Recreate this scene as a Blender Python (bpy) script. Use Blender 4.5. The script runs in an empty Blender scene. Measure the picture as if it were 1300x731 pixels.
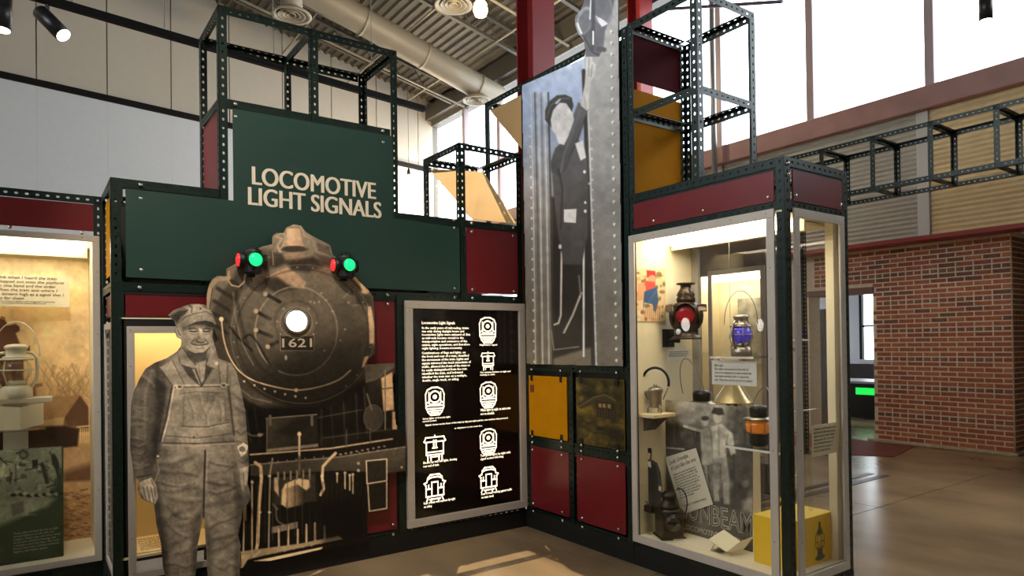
import bpy, bmesh, math, random
import numpy as np
from mathutils import Vector, Matrix

# ------------------------------------------------------------------ camera
sc = bpy.context.scene
COL = sc.collection
CAM = np.array([-3.325, -4.502, 1.5])
YAW, PIT, ROL = [math.radians(a) for a in (35.4328, .4595, -.75992)]
FPX, CY = 860.14, 429.78
Fv = np.array([math.sin(YAW)*math.cos(PIT), math.cos(YAW)*math.cos(PIT), math.sin(PIT)])
Rv = np.array([math.cos(YAW), -math.sin(YAW), 0.0])
Uv = np.cross(Rv, Fv)
R2 = Rv*math.cos(ROL)+Uv*math.sin(ROL)
U2 = -Rv*math.sin(ROL)+Uv*math.cos(ROL)
cd = bpy.data.cameras.new('camera')
cam = bpy.data.objects.new('camera', cd)
COL.objects.link(cam)
cam.matrix_world = Matrix(((R2[0], U2[0], -Fv[0], CAM[0]), (R2[1], U2[1], -Fv[1], CAM[1]),
                           (R2[2], U2[2], -Fv[2], CAM[2]), (0, 0, 0, 1)))
cd.sensor_width = 36; cd.lens = FPX/1300*36
cd.shift_y = (CY-365.5)/1300
cd.clip_start = .05; cd.clip_end = 200
sc.camera = cam
# ------------------------------------------------------------------ world, exposure
w = bpy.data.worlds.new('sky'); sc.world = w; w.use_nodes = True
bgn = w.node_tree.nodes['Background']
bgn.inputs[0].default_value = (.86, .93, 1.0, 1)
bgn.inputs[1].default_value = 5.0
vs = sc.view_settings
vs.view_transform = 'Standard'; vs.look = 'None'; vs.gamma = 1; vs.use_curve_mapping = False
vs.exposure = 0.38

# ------------------------------------------------------------------ pixel -> plane helpers (tracing the flat artwork)
def _ray(u, v):
    u = np.asarray(u, float); v = np.asarray(v, float)
    return Fv + R2*((u-650)/FPX)[..., None] + U2*((CY-v)/FPX)[..., None]
def on_y(u, v, y):
    d = _ray(u, v); return CAM + d*((y-CAM[1])/d[..., 1])[..., None]
def on_x(u, v, x):
    d = _ray(u, v); return CAM + d*((x-CAM[0])/d[..., 0])[..., None]
def on_z(u, v, z):
    d = _ray(u, v); return CAM + d*((z-CAM[2])/d[..., 2])[..., None]

# ------------------------------------------------------------------ materials
def lin(c):
    c = np.asarray(c, float)/255
    return np.where(c <= .04045, c/12.92, ((c+.055)/1.055)**2.4)
MATS = {}
def mat(name, rgb, rough=.5, metal=0, var=0, vscale=8, bump=0, bscale=60, emit=0, stretch=None, spec=.5, trans=0, coat=0):
    if name in MATS: return MATS[name]
    m = bpy.data.materials.new(name); m.use_nodes = True
    nt = m.node_tree; b = nt.nodes['Principled BSDF']
    c = lin(rgb)
    b.inputs['Base Color'].default_value = (*c, 1)
    b.inputs['Roughness'].default_value = rough
    b.inputs['Metallic'].default_value = metal
    b.inputs['Specular IOR Level'].default_value = spec
    b.inputs['Transmission Weight'].default_value = trans
    b.inputs['Coat Weight'].default_value = coat
    if var or bump:
        tc = nt.nodes.new('ShaderNodeTexCoord'); mp = nt.nodes.new('ShaderNodeMapping')
        nt.links.new(tc.outputs['Object'], mp.inputs[0])
        if stretch: mp.inputs['Scale'].default_value = stretch
    if var:
        n = nt.nodes.new('ShaderNodeTexNoise'); n.inputs['Scale'].default_value = vscale
        n.inputs['Detail'].default_value = 6
        nt.links.new(mp.outputs[0], n.inputs['Vector'])
        r = nt.nodes.new('ShaderNodeValToRGB')
        r.color_ramp.elements[0].position = .3; r.color_ramp.elements[1].position = .72
        r.color_ramp.elements[0].color = (*(c*(1-var)), 1)
        r.color_ramp.elements[1].color = (*np.minimum(c*(1+var), 1), 1)
        nt.links.new(n.outputs['Fac'], r.inputs[0]); nt.links.new(r.outputs[0], b.inputs['Base Color'])
    if bump:
        n2 = nt.nodes.new('ShaderNodeTexNoise'); n2.inputs['Scale'].default_value = bscale
        n2.inputs['Detail'].default_value = 4
        nt.links.new(mp.outputs[0], n2.inputs['Vector'])
        bp = nt.nodes.new('ShaderNodeBump'); bp.inputs['Strength'].default_value = bump
        bp.inputs['Distance'].default_value = .01
        nt.links.new(n2.outputs['Fac'], bp.inputs['Height']); nt.links.new(bp.outputs[0], b.inputs['Normal'])
    if emit:
        b.inputs['Emission Color'].default_value = (*c, 1); b.inputs['Emission Strength'].default_value = emit
    MATS[name] = m
    return m
def glassmat(name, tint=(1, 1, 1), refl=1.0, rough=0.0, mixc=None):
    if name in MATS: return MATS[name]
    m = bpy.data.materials.new(name); m.use_nodes = True
    nt = m.node_tree; nt.nodes.clear()
    o = nt.nodes.new('ShaderNodeOutputMaterial'); mx = nt.nodes.new('ShaderNodeMixShader')
    t = nt.nodes.new('ShaderNodeBsdfTransparent'); g = nt.nodes.new('ShaderNodeBsdfGlossy')
    lw = nt.nodes.new('ShaderNodeLayerWeight'); lw.inputs[0].default_value = .5
    pw = nt.nodes.new('ShaderNodeMath'); pw.operation = 'POWER'; pw.inputs[1].default_value = 5
    mu = nt.nodes.new('ShaderNodeMath'); mu.operation = 'MULTIPLY_ADD'; mu.inputs[1].default_value = .6*refl; mu.inputs[2].default_value = .03*refl
    mu.use_clamp = True
    t.inputs[0].default_value = (*tint, 1); g.inputs['Roughness'].default_value = rough
    nt.links.new(lw.outputs['Facing'], pw.inputs[0]); nt.links.new(pw.outputs[0], mu.inputs[0]); nt.links.new(mu.outputs[0], mx.inputs[0])
    nt.links.new(t.outputs[0], mx.inputs[1]); nt.links.new(g.outputs[0], mx.inputs[2])
    nt.links.new(mx.outputs[0], o.inputs[0])
    MATS[name] = m
    return m
def printmat(name, rough=.45, emit=0, spec=.4):
    if name in MATS: return MATS[name]
    m = bpy.data.materials.new(name); m.use_nodes = True
    nt = m.node_tree; b = nt.nodes['Principled BSDF']
    a = nt.nodes.new('ShaderNodeAttribute'); a.attribute_name = 'print'
    nt.links.new(a.outputs['Color'], b.inputs['Base Color'])
    b.inputs['Roughness'].default_value = rough
    b.inputs['Specular IOR Level'].default_value = spec
    MATS[name] = m
    return m

M_ANGLE = mat('green_black_enamel_steel', (20, 40, 35), .34, .25, var=.3, vscale=30)
M_BLACK = mat('black_paint', (14, 14, 14), .5)
M_PLINTH = mat('black_plinth_board', (13, 13, 12), .6, var=.2)
M_RED = mat('oxblood_laminate', (112, 22, 30), .33, var=.08, vscale=3)
M_GREEN = mat('dark_green_laminate', (30, 62, 54), .42, var=.06, vscale=3)
M_YELLOW = mat('amber_laminate', (205, 138, 6), .7, var=.06, spec=.08)
M_FRAME = mat('pale_grey_frame', (196, 188, 178), .4, .15, var=.05)
M_CREAM = mat('cream_case_lining', (238, 227, 192), .6, var=.03, vscale=3)
M_BOLT = mat('zinc_bolt', (200, 200, 195), .25, .9)
M_GLASS = glassmat('case_glass')
M_ACRYL = glassmat('acrylic', (.93, .96, .95), 1.6)
M_PRINT = printmat('photo_print', .42)
M_PRINTM = printmat('matte_print', .7, spec=.2)
M_CLOTH = mat('tan_cloth', (192, 156, 104), .85, var=.05, vscale=4, bump=.1, bscale=300)
M_LIGHT = mat('lamp_diffuser', (255, 240, 208), .5, emit=8.0)
M_LETTER = mat('cream_lettering', (238, 226, 204), .5)

# ------------------------------------------------------------------ object helpers
WL = {}
def tag(o, label=None, cat=None, group=None, kind=None):
    if label: o['label'] = label
    if cat: o['category'] = cat
    if group: o['group'] = group
    if kind: o['kind'] = kind
    return o
def root(name, loc, label, cat, group=None):
    o = bpy.data.objects.new(name, None); COL.objects.link(o)
    o.location = loc; o.empty_display_size = .1
    WL[o.name] = Vector(loc)
    return tag(o, label, cat, group)
def mesh_from(name, V, Fc, m, smooth=False):
    me = bpy.data.meshes.new(name)
    me.from_pydata([tuple(map(float, v)) for v in V], [], [tuple(f) for f in Fc])
    if m: me.materials.append(m)
    if smooth:
        me.polygons.foreach_set('use_smooth', [True]*len(me.polygons))
    me.update()
    return me
def mk(name, geo, m, parent=None, smooth=False, origin=None):
    V, Fc = geo
    V = np.array(V, float)
    if parent is not None:
        L = WL[parent.name]
        V = V - np.array(L)
        o = bpy.data.objects.new(name, mesh_from(name, V, Fc, m, smooth)); COL.objects.link(o)
        o.parent = parent; WL[o.name] = L
    else:
        lo, hi = V.min(0), V.max(0)
        L = np.array(origin) if origin is not None else np.array([(lo[0]+hi[0])/2, (lo[1]+hi[1])/2, lo[2]])
        o = bpy.data.objects.new(name, mesh_from(name, V-L, Fc, m, smooth)); COL.objects.link(o)
        o.location = L; WL[o.name] = Vector(L)
    return o
def inst(name, me, M, parent=None):
    o = bpy.data.objects.new(name, me); COL.objects.link(o)
    if parent is not None:
        o.parent = parent; L = WL[parent.name]
        o.matrix_local = Matrix.Translation(-L) @ M
        WL[o.name] = L
    else:
        o.matrix_world = M; WL[o.name] = M.translation.copy()
    return o
def join(*geos):
    V = []; Fc = []
    for g in geos:
        n = len(V); V += [tuple(v) for v in g[0]]; Fc += [tuple(i+n for i in f) for f in g[1]]
    return V, Fc
def box(x0, x1, y0, y1, z0, z1, bev=0):
    x0, x1 = min(x0, x1), max(x0, x1); y0, y1 = min(y0, y1), max(y0, y1); z0, z1 = min(z0, z1), max(z0, z1)
    if bev:
        bm = bmesh.new()
        bmesh.ops.create_cube(bm, size=1)
        for v in bm.verts:
            v.co = Vector(((x0+x1)/2+v.co.x*(x1-x0), (y0+y1)/2+v.co.y*(y1-y0), (z0+z1)/2+v.co.z*(z1-z0)))
        bmesh.ops.bevel(bm, geom=list(bm.edges), offset=bev, segments=1, affect='EDGES')
        bm.verts.index_update()
        g = ([tuple(v.co) for v in bm.verts], [[v.index for v in f.verts] for f in bm.faces])
        bm.free(); return g
    V = [(x0, y0, z0), (x1, y0, z0), (x1, y1, z0), (x0, y1, z0), (x0, y0, z1), (x1, y0, z1), (x1, y1, z1), (x0, y1, z1)]
    return V, [(0, 3, 2, 1), (4, 5, 6, 7), (0, 1, 5, 4), (1, 2, 6, 5), (2, 3, 7, 6), (3, 0, 4, 7)]
def lathe(prof, c, seg=24, axis='z'):
    V = []; Fc = []; n = len(prof)
    for (r, h) in prof:
        for k in range(seg):
            a = 2*math.pi*k/seg
            p = (r*math.cos(a), r*math.sin(a), h)
            if axis == 'x': p = (p[2], p[0], p[1])
            if axis == 'y': p = (p[0], p[2], p[1])
            V.append((c[0]+p[0], c[1]+p[1], c[2]+p[2]))
    for i in range(n-1):
        for k in range(seg):
            a = i*seg+k; b = i*seg+(k+1) % seg
            Fc.append((a, b, b+seg, a+seg))
    Fc.append(tuple(range(seg))[::-1]); Fc.append(tuple((n-1)*seg+k for k in range(seg)))
    return V, Fc
def tube(path, r, seg=6, closed=False):
    P = [np.array(p, float) for p in path]; n = len(P); V = []; Fc = []
    up = np.array([.123, .271, .954])
    for i in range(n):
        if closed: t = P[(i+1) % n]-P[i-1]
        else: t = P[min(i+1, n-1)]-P[max(i-1, 0)]
        t = t/(np.linalg.norm(t)+1e-9)
        a = np.cross(t, up); a /= np.linalg.norm(a)+1e-9; b = np.cross(t, a)
        rr = r[i] if isinstance(r, (list, tuple)) else r
        for k in range(seg):
            g = 2*math.pi*k/seg
            V.append(tuple(P[i]+rr*(math.cos(g)*a+math.sin(g)*b)))
    m = n if closed else n-1
    for i in range(m):
        for k in range(seg):
            a = i*seg+k; b = i*seg+(k+1) % seg; j = ((i+1) % n)*seg
            Fc.append((a, b, j+(k+1) % seg, j+k))
    if not closed:
        Fc.append(tuple(range(seg))[::-1]); Fc.append(tuple((n-1)*seg+k for k in range(seg)))
    return V, Fc
def arc(c, r, a0, a1, n, ax1, ax2):
    c = np.array(c, float); ax1 = np.array(ax1, float); ax2 = np.array(ax2, float)
    rr = r if isinstance(r, tuple) else (r, r)
    return [c+rr[0]*math.cos(math.radians(a))*ax1+rr[1]*math.sin(math.radians(a))*ax2 for a in np.linspace(a0, a1, n)]
def slab(pts, nvec, t):
    """polygon of world points, thickened along nvec"""
    P = [np.array(p, float) for p in pts]; n = len(P); d = np.array(nvec, float)*t
    V = [tuple(p) for p in P]+[tuple(p+d) for p in P]
    Fc = [tuple(range(n)), tuple(range(n, 2*n))[::-1]]+[(i, i+n, (i+1) % n+n, (i+1) % n) for i in range(n)]
    return V, Fc

# slotted angle iron with real holes ------------------------------------------
AW, AT = .052, .003
ACACHE = {}
def angle_mesh(L):
    key = round(L, 2)
    if key in ACACHE: return ACACHE[key]
    L = key; n = max(1, round(L/.0535)); s = L/n; V = []; Fc = []
    def flange(tr):
        base = len(V)
        for i in range(n):
            z0, z1 = i*s, (i+1)*s; zc = (z0+z1)/2; b0 = len(V)
            out = [(AW, zc), (AW, z1), (AW/2, z1), (0, z1), (0, zc), (0, z0), (AW/2, z0), (AW, z0)]
            hol = [(AW/2+.0075*math.cos(k*math.pi/4), zc+.0105*math.sin(k*math.pi/4)) for k in range(8)]
            for bb in (0, AT):
                V.extend(tr(a, bb, z) for a, z in out); V.extend(tr(a, bb, z) for a, z in hol)
            for k in range(8):
                j = (k+1) % 8
                Fc.append((b0+k, b0+j, b0+8+j, b0+8+k))
                Fc.append((b0+16+k, b0+24+k, b0+24+j, b0+16+j))
                Fc.append((b0+8+k, b0+8+j, b0+24+j, b0+24+k))
            for k in (0, 3, 4, 7):
                j = (k+1) % 8
                Fc.append((b0+k, b0+16+k, b0+16+j, b0+j))
            if i == 0: Fc.append((b0+5, b0+7, b0+23, b0+21))
            if i == n-1: Fc.append((b0+1, b0+3, b0+19, b0+17))
    flange(lambda a, b, z: (a, b, z))
    flange(lambda a, b, z: (b, a, z))
    me = mesh_from('slotted_angle', V, Fc, M_ANGLE)
    ACACHE[key] = me
    return me
def angle(parent, name, p0, p1, da, db):
    p0 = Vector(p0); p1 = Vector(p1); d = p1-p0; L = d.length
    da = Vector(da); db = Vector(db); d.normalize()
    me = angle_mesh(L); sL = L/round(L, 2)
    M = Matrix(((da.x, db.x, d.x*sL, p0.x), (da.y, db.y, d.y*sL, p0.y), (da.z, db.z, d.z*sL, p0.z), (0, 0, 0, 1)))
    return inst(name, me, M, parent)
X_, Y_, Z_ = (1, 0, 0), (0, 1, 0), (0, 0, 1)
NX, NY, NZ = (-1, 0, 0), (0, -1, 0), (0, 0, -1)
_bg = lathe([(.0125, 0), (.0125, .004), (.009, .009), (.001, .011)], (0, 0, 0), 8)
BOLT = mesh_from('bolt', _bg[0], _bg[1], M_BOLT, True)
_sg = lathe([(.004, 0), (.004, .001), (.001, .0018)], (0, 0, 0), 6)
SCREW = mesh_from('screw', _sg[0], _sg[1], mat('frame_screw', (120, 115, 108), .4, .5))
def bolt(parent, p, n, me=None, name='bolt'):
    q = Vector((0, 0, 1)).rotation_difference(Vector(n)).to_matrix().to_4x4()
    return inst(name, me or BOLT, Matrix.Translation(Vector(p)) @ q, parent)
def boltsA(parent, pts, y=-.004):
    for x, z in pts: bolt(parent, (x, y, z), NY)
def boltsB(parent, pts, x=-.004):
    for y, z in pts: bolt(parent, (x, y, z), NX)

# window-style frame ring in plane (a,b): plane 'y' (faces -y) or 'x' (faces -x)
def ring(plane, c, a0, a1, z0, z1, w, d):
    def B(a, b, e, f):
        return box(a, b, c-d, c, e, f, .002) if plane == 'y' else box(c-d, c, a, b, e, f, .002)
    a0, a1 = min(a0, a1), max(a0, a1)
    return join(B(a0, a1, z1-w, z1), B(a0, a1, z0, z0+w), B(a0, a0+w, z0+w, z1-w), B(a1-w, a1, z0+w, z1-w))

# text ------------------------------------------------------------------------
def textmesh(body, res=2, off=0.0, shear=0, extr=0.0, align='LEFT', sp=1.0, lsp=1.0):
    cu = bpy.data.curves.new('t', 'FONT'); cu.body = body; cu.resolution_u = res; cu.offset = off
    cu.extrude = extr; cu.shear = shear; cu.align_x = align; cu.space_character = sp; cu.space_line = lsp
    o = bpy.data.objects.new('t', cu); COL.objects.link(o)
    bpy.context.view_layer.update()
    dg = bpy.context.evaluated_depsgraph_get()
    me = bpy.data.meshes.new_from_object(o.evaluated_get(dg))
    bpy.data.objects.remove(o); bpy.data.curves.remove(cu)
    V = np.array([v.co[:] for v in me.vertices]); Fc = [tuple(p.vertices) for p in me.polygons]
    bpy.data.meshes.remove(me)
    return V, Fc
def text_fit(body, o, right, up, w, h, depth=.002, **k):
    """fit text into w x h with lower-left corner o"""
    V, Fc = textmesh(body, extr=.03, **k)
    lo, hi = V.min(0), V.max(0)
    o = np.array(o, float); right = np.array(right, float); up = np.array(up, float); nr = np.cross(right, up)
    P = o + ((V[:, :1]-lo[0])/(hi[0]-lo[0])*w)*right + ((V[:, 1:2]-lo[1])/(hi[1]-lo[1])*h)*up + ((V[:, 2:3]-lo[2])/(hi[2]-lo[2]+1e-9)*depth)*nr
    return P, Fc

# ------------------------------------------------------------------ print canvas (flat artwork as vertex colours)
class Canvas:
    def __init__(s, u0, v0, u1, v1, step, col):
        s.u0, s.v0, s.st = u0, v0, step
        s.w = int((u1-u0)/step)+1; s.h = int((v1-v0)/step)+1
        s.U, s.V = np.meshgrid(u0+np.arange(s.w)*step, v0+np.arange(s.h)*step)
        s.img = np.zeros((s.h, s.w, 3)); s.img[:] = col
        s.mask = None
    def sl(s, a, b, c, d, pad):
        i0 = max(0, int((b-pad-s.v0)/s.st)); i1 = min(s.h, int((d+pad-s.v0)/s.st)+2)
        j0 = max(0, int((a-pad-s.u0)/s.st)); j1 = min(s.w, int((c+pad-s.u0)/s.st)+2)
        return slice(i0, max(i0, i1)), slice(j0, max(j0, j1))
    def put(s, S, cov, col, alpha=1):
        if callable(col): col = col(s.U[S], s.V[S])
        else:
            col = np.array(col, float)
            if col.ndim == 0: col = np.repeat(col, 3)
        c = np.clip(cov*alpha, 0, 1)[..., None]
        s.img[S] = s.img[S]*(1-c)+col*c
    @staticmethod
    def segd(U, V, p, q):
        dx, dy = q[0]-p[0], q[1]-p[1]; L = dx*dx+dy*dy+1e-9
        t = np.clip(((U-p[0])*dx+(V-p[1])*dy)/L, 0, 1)
        return np.hypot(U-p[0]-t*dx, V-p[1]-t*dy)
    def cover(s, P, S, soft):
        U, V = s.U[S], s.V[S]
        ins = np.zeros(U.shape, bool); dist = np.full(U.shape, 1e9)
        for i in range(len(P)):
            p, q = P[i], P[(i+1) % len(P)]
            if p[1] != q[1]:
                c = ((p[1] > V) != (q[1] > V)) & (U < (q[0]-p[0])*(V-p[1])/(q[1]-p[1])+p[0])
                ins ^= c
            dist = np.minimum(dist, s.segd(U, V, p, q))
        sd = np.where(ins, dist, -dist)
        return np.clip(.5+sd/(2*soft), 0, 1)
    def poly(s, P, col, soft=.5, alpha=1):
        xs = [p[0] for p in P]; ys = [p[1] for p in P]
        S = s.sl(min(xs), min(ys), max(xs), max(ys), soft*2+1)
        if s.U[S].size: s.put(S, s.cover(P, S, soft), col, alpha)
    def line(s, P, wd, col, soft=.5, alpha=1):
        xs = [p[0] for p in P]; ys = [p[1] for p in P]
        S = s.sl(min(xs), min(ys), max(xs), max(ys), wd+soft*2+1)
        if not s.U[S].size: return
        d = np.full(s.U[S].shape, 1e9)
        for p, q in zip(P[:-1], P[1:]): d = np.minimum(d, s.segd(s.U[S], s.V[S], p, q))
        s.put(S, np.clip(.5+(wd/2-d)/(2*soft), 0, 1), col, alpha)
    def ell(s, cx, cy, rx, ry, col, soft=.5, alpha=1, rot=0, ringw=None):
        S = s.sl(cx-max(rx, ry), cy-max(rx, ry), cx+max(rx, ry), cy+max(rx, ry), soft*2+2)
        if not s.U[S].size: return
        a = math.radians(rot); x = s.U[S]-cx; y = s.V[S]-cy
        x, y = x*math.cos(a)+y*math.sin(a), -x*math.sin(a)+y*math.cos(a)
        d = (1-np.hypot(x/rx, y/ry))*min(rx, ry)
        if ringw: d = ringw/2-np.abs(d)
        s.put(S, np.clip(.5+d/(2*soft), 0, 1), col, alpha)
    def noise(s, scale, amp, seed=0, sx=1, sy=1, oct=3, S=None):
        rng = np.random.RandomState(seed); N = np.zeros((s.h, s.w))
        for o in range(oct):
            k = scale/2**o
            gw = int(s.w*s.st*sx/k)+3; gh = int(s.h*s.st*sy/k)+3
            G = rng.randn(gh, gw)
            x = np.arange(s.w)*s.st*sx/k; y = np.arange(s.h)*s.st*sy/k
            xi = x.astype(int); yi = y.astype(int); fx = x-xi; fy = y-yi
            fx = fx*fx*(3-2*fx); fy = fy*fy*(3-2*fy)
            A = G[yi][:, xi]*(1-fx)+G[yi][:, xi+1]*fx
            B = G[yi+1][:, xi]*(1-fx)+G[yi+1][:, xi+1]*fx
            N += (A*(1-fy)[:, None]+B*fy[:, None])/2**o
        return N*amp
    def shade(s, N, P=None, soft=1):
        """multiply picture by (1+N), optionally inside polygon"""
        c = 1.0
        if P is not None:
            S = (slice(0, s.h), slice(0, s.w)); c = s.cover(P, S, soft)
        s.img *= (1+N*c)[..., None]
    def setmask(s, P):
        s.mask = s.cover(P, (slice(0, s.h), slice(0, s.w)), .3) if s.mask is None else s.mask
    def build(s, name, proj, m, parent=None, gain=1.0, nflip=False):
        P = proj(s.U, s.V).reshape(-1, 3)
        L = WL[parent.name] if parent else Vector((0, 0, 0))
        P = P-np.array(L)
        idx = np.arange(s.h*s.w).reshape(s.h, s.w)
        Q = np.stack([idx[:-1, :-1], idx[1:, :-1], idx[1:, 1:], idx[:-1, 1:]], -1)
        if s.mask is not None:
            mm = s.mask > .5
            keep = (mm[:-1, :-1].astype(int)+mm[1:, :-1]+mm[1:, 1:]+mm[:-1, 1:]) >= 2
            Q = Q[keep]
        Q = Q.reshape(-1, 4)
        used = np.unique(Q); re = np.zeros(s.h*s.w, int); re[used] = np.arange(len(used))
        P = P[used]; Q = re[Q]
        me = bpy.data.meshes.new(name)
        me.vertices.add(len(P)); me.vertices.foreach_set('co', P.ravel())
        me.loops.add(Q.size); me.loops.foreach_set('vertex_index', Q.ravel())
        me.polygons.add(len(Q)); me.polygons.foreach_set('loop_start', np.arange(len(Q))*4)
        me.update(calc_edges=True)
        at = me.color_attributes.new('print', 'FLOAT_COLOR', 'POINT')
        c = lin(np.clip(s.img.reshape(-1, 3)[used], 0, 255))*gain
        at.data.foreach_set('color', np.concatenate([c, np.ones((len(c), 1))], 1).ravel())
        me.materials.append(m)
        o = bpy.data.objects.new(name, me); COL.objects.link(o)
        if parent: o.parent = parent; WL[o.name] = L
        return o
def grad(stops, ax='v'):
    """vertical / horizontal gradient colour: stops [(coord,(r,g,b))]"""
    xs = [a for a, _ in stops]; cs = np.array([np.repeat(c, 3) if np.ndim(c) == 0 else c for _, c in stops], float)
    def f(U, V):
        t = V if ax == 'v' else U
        return np.stack([np.interp(t, xs, cs[:, k]) for k in range(3)], -1)
    return f
def smooth(P, n=8):
    P = [np.array(p, float) for p in P]; P = [2*P[0]-P[1]]+P+[2*P[-1]-P[-2]]; out = []
    for i in range(1, len(P)-2):
        a, b, c, d = P[i-1:i+3]
        for t in np.linspace(0, 1, n, endpoint=False):
            out.append(tuple(.5*(2*b+(c-a)*t+(2*a-5*b+4*c-d)*t*t+(3*b-a-3*c+d)*t**3)))
    out.append(tuple(P[-2])); return out
def sep(g, warm=1.0):
    return np.array([g*1.06, g*.97, g*.84]) if warm else np.array([g, g, g])
# =================================================================== SETTING
rnd = random.Random(4)
def struct(name, geo, m, parent=None):
    o = mk(name, geo, m, parent)
    if parent is None: o['kind'] = 'structure'
    return o
M_CONC = mat('polished_concrete', (150, 128, 98), .25, var=.42, vscale=1.3, bump=.03, bscale=6, stretch=(1, .55, 1))
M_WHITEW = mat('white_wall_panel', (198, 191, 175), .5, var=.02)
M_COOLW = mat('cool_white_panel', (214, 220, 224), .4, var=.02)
M_STEELR = mat('red_oxide_steel', (140, 38, 38), .45, var=.1, vscale=3)
M_SILL = mat('dull_red_sill', (164, 124, 118), .5, var=.12, vscale=3)
M_DECK = mat('galvanised_deck', (92, 87, 76), .55, .1, var=.1)
M_JOIST = mat('grey_joist', (80, 76, 67), .5, .1)
M_DUCT = mat('galvanised_duct', (142, 134, 116), .5, .1, var=.06, vscale=2)
M_DARKTRIM = mat('dark_brown_trim', (20, 17, 16), .6, spec=.2)
M_MULL = mat('grey_mullion', (168, 152, 152), .45, .1)
XW, YW = 6.8, 13.8
FX0, FY0 = -9.0, -11.0
floor = struct('floor', box(FX0, 13.5, FY0, YW, -.12, -.03), mat('joint_filler', (70, 58, 46), .8))
gx = [FX0]+[2.84+3*k for k in range(-3, 4)]+[13.5]
gy = [FY0]+[-1.45+3*k for k in range(-3, 6)]+[YW]
for a, b in zip(gx[:-1], gx[1:]):
    for c, d in zip(gy[:-1], gy[1:]):
        if b-a > .1 and d-c > .1:
            mk('slab', box(a+.005, b-.005, c+.005, d-.005, -.03, 0), M_CONC, floor)
def roofz(x): return 8.9+.22*(XW-x)
# roof deck: trapezoid flutes running along y
V = []; Fc = []; per = .2; nn = int((XW+.4-FX0)/per)
prof = []
for i in range(nn):
    x = FX0+i*per
    for dx, dz in ((0, 0), (.05, 0), (.08, .06), (.17, .06)): prof.append((x+dx, roofz(x+dx)+dz))
for x, z in prof: V += [(x, FY0-.2, z), (x, YW+.2, z)]
n0 = len(V)
for i in range(len(prof)-1): Fc.append((2*i, 2*i+1, 2*i+3, 2*i+2))
for x, z in prof: V += [(x, FY0-.2, z+.12), (x, YW+.2, z+.12)]
for i in range(len(prof)-1): Fc.append((n0+2*i, n0+2*i+2, n0+2*i+3, n0+2*i+1))
Fc += [(0, 2*len(prof)-2, n0+2*len(prof)-2, n0), (1, n0+1, n0+2*len(prof)-1, 2*len(prof)-1)]
ceiling = struct('ceiling', (V, Fc), M_DECK)
def sloped(y, w, h, dz, x0=FX0, x1=XW):
    p = [(x0, y-w/2, roofz(x0)-dz-h), (x1, y-w/2, roofz(x1)-dz-h), (x1, y+w/2, roofz(x1)-dz-h), (x0, y+w/2, roofz(x0)-dz-h)]
    V = p+[(a, b, c+h) for a, b, c in p]
    return V, box(0, 1, 0, 1, 0, 1)[1]
k = 0
for y in (-9, -6.5, -4, -1.5, 1, 3.6, 6.2, 8.6, 12.2):
    tr = mk('joist', sloped(y, .10, .07, .02), M_JOIST, ceiling)
    mk('joist', sloped(y, .10, .07, .50), M_JOIST, ceiling)
    zz = []
    for i in range(40):
        x = FX0+.3+i*.38
        if x > XW-.2: break
        zz.append((x, y, roofz(x)-(.08 if i % 2 else .52)))
    mk('joist_web', tube(zz, .018, 5), M_JOIST, ceiling)
for y, dz in ((7.1, .75), (10.9, .62), (11.6, .8)):
    mk('sprinkler_pipe', tube([(-2, y, roofz(-2)-dz), (6.6, y, roofz(6.6)-dz)], .03, 6), M_DUCT, ceiling)
for x in (2.2, 4.0, 5.6):
    mk('conduit', tube([(x, 3, roofz(x)-.6), (x, 13.6, roofz(x)-.6)], .025, 6), M_DUCT, ceiling)
# main beams under the eaves
mk('eave_beam', box(XW-.25, XW-.05, FY0, YW, 8.35, 8.75), M_JOIST, ceiling)
# --- far white wall
wall_far = struct('wall_far', box(FX0, XW+.2, YW+.02, YW+.2, 0, 12.6), mat('seam_backing', (120, 116, 108), .8))  # darker grey backing that shows in the gaps between panels
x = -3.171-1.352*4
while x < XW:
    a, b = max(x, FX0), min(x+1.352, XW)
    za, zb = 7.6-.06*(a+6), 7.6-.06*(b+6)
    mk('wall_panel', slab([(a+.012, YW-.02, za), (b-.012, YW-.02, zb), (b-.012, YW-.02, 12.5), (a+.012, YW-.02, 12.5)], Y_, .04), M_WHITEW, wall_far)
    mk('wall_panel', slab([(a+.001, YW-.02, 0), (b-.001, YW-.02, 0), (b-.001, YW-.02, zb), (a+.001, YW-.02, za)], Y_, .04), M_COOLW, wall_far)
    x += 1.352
mk('belt_rail', slab([(-6, YW-.03, 7.53), (6.7, YW-.03, 6.77), (6.7, YW-.03, 6.91), (-6, YW-.03, 7.67)], NY, .06), M_DARKTRIM, wall_far)
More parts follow.
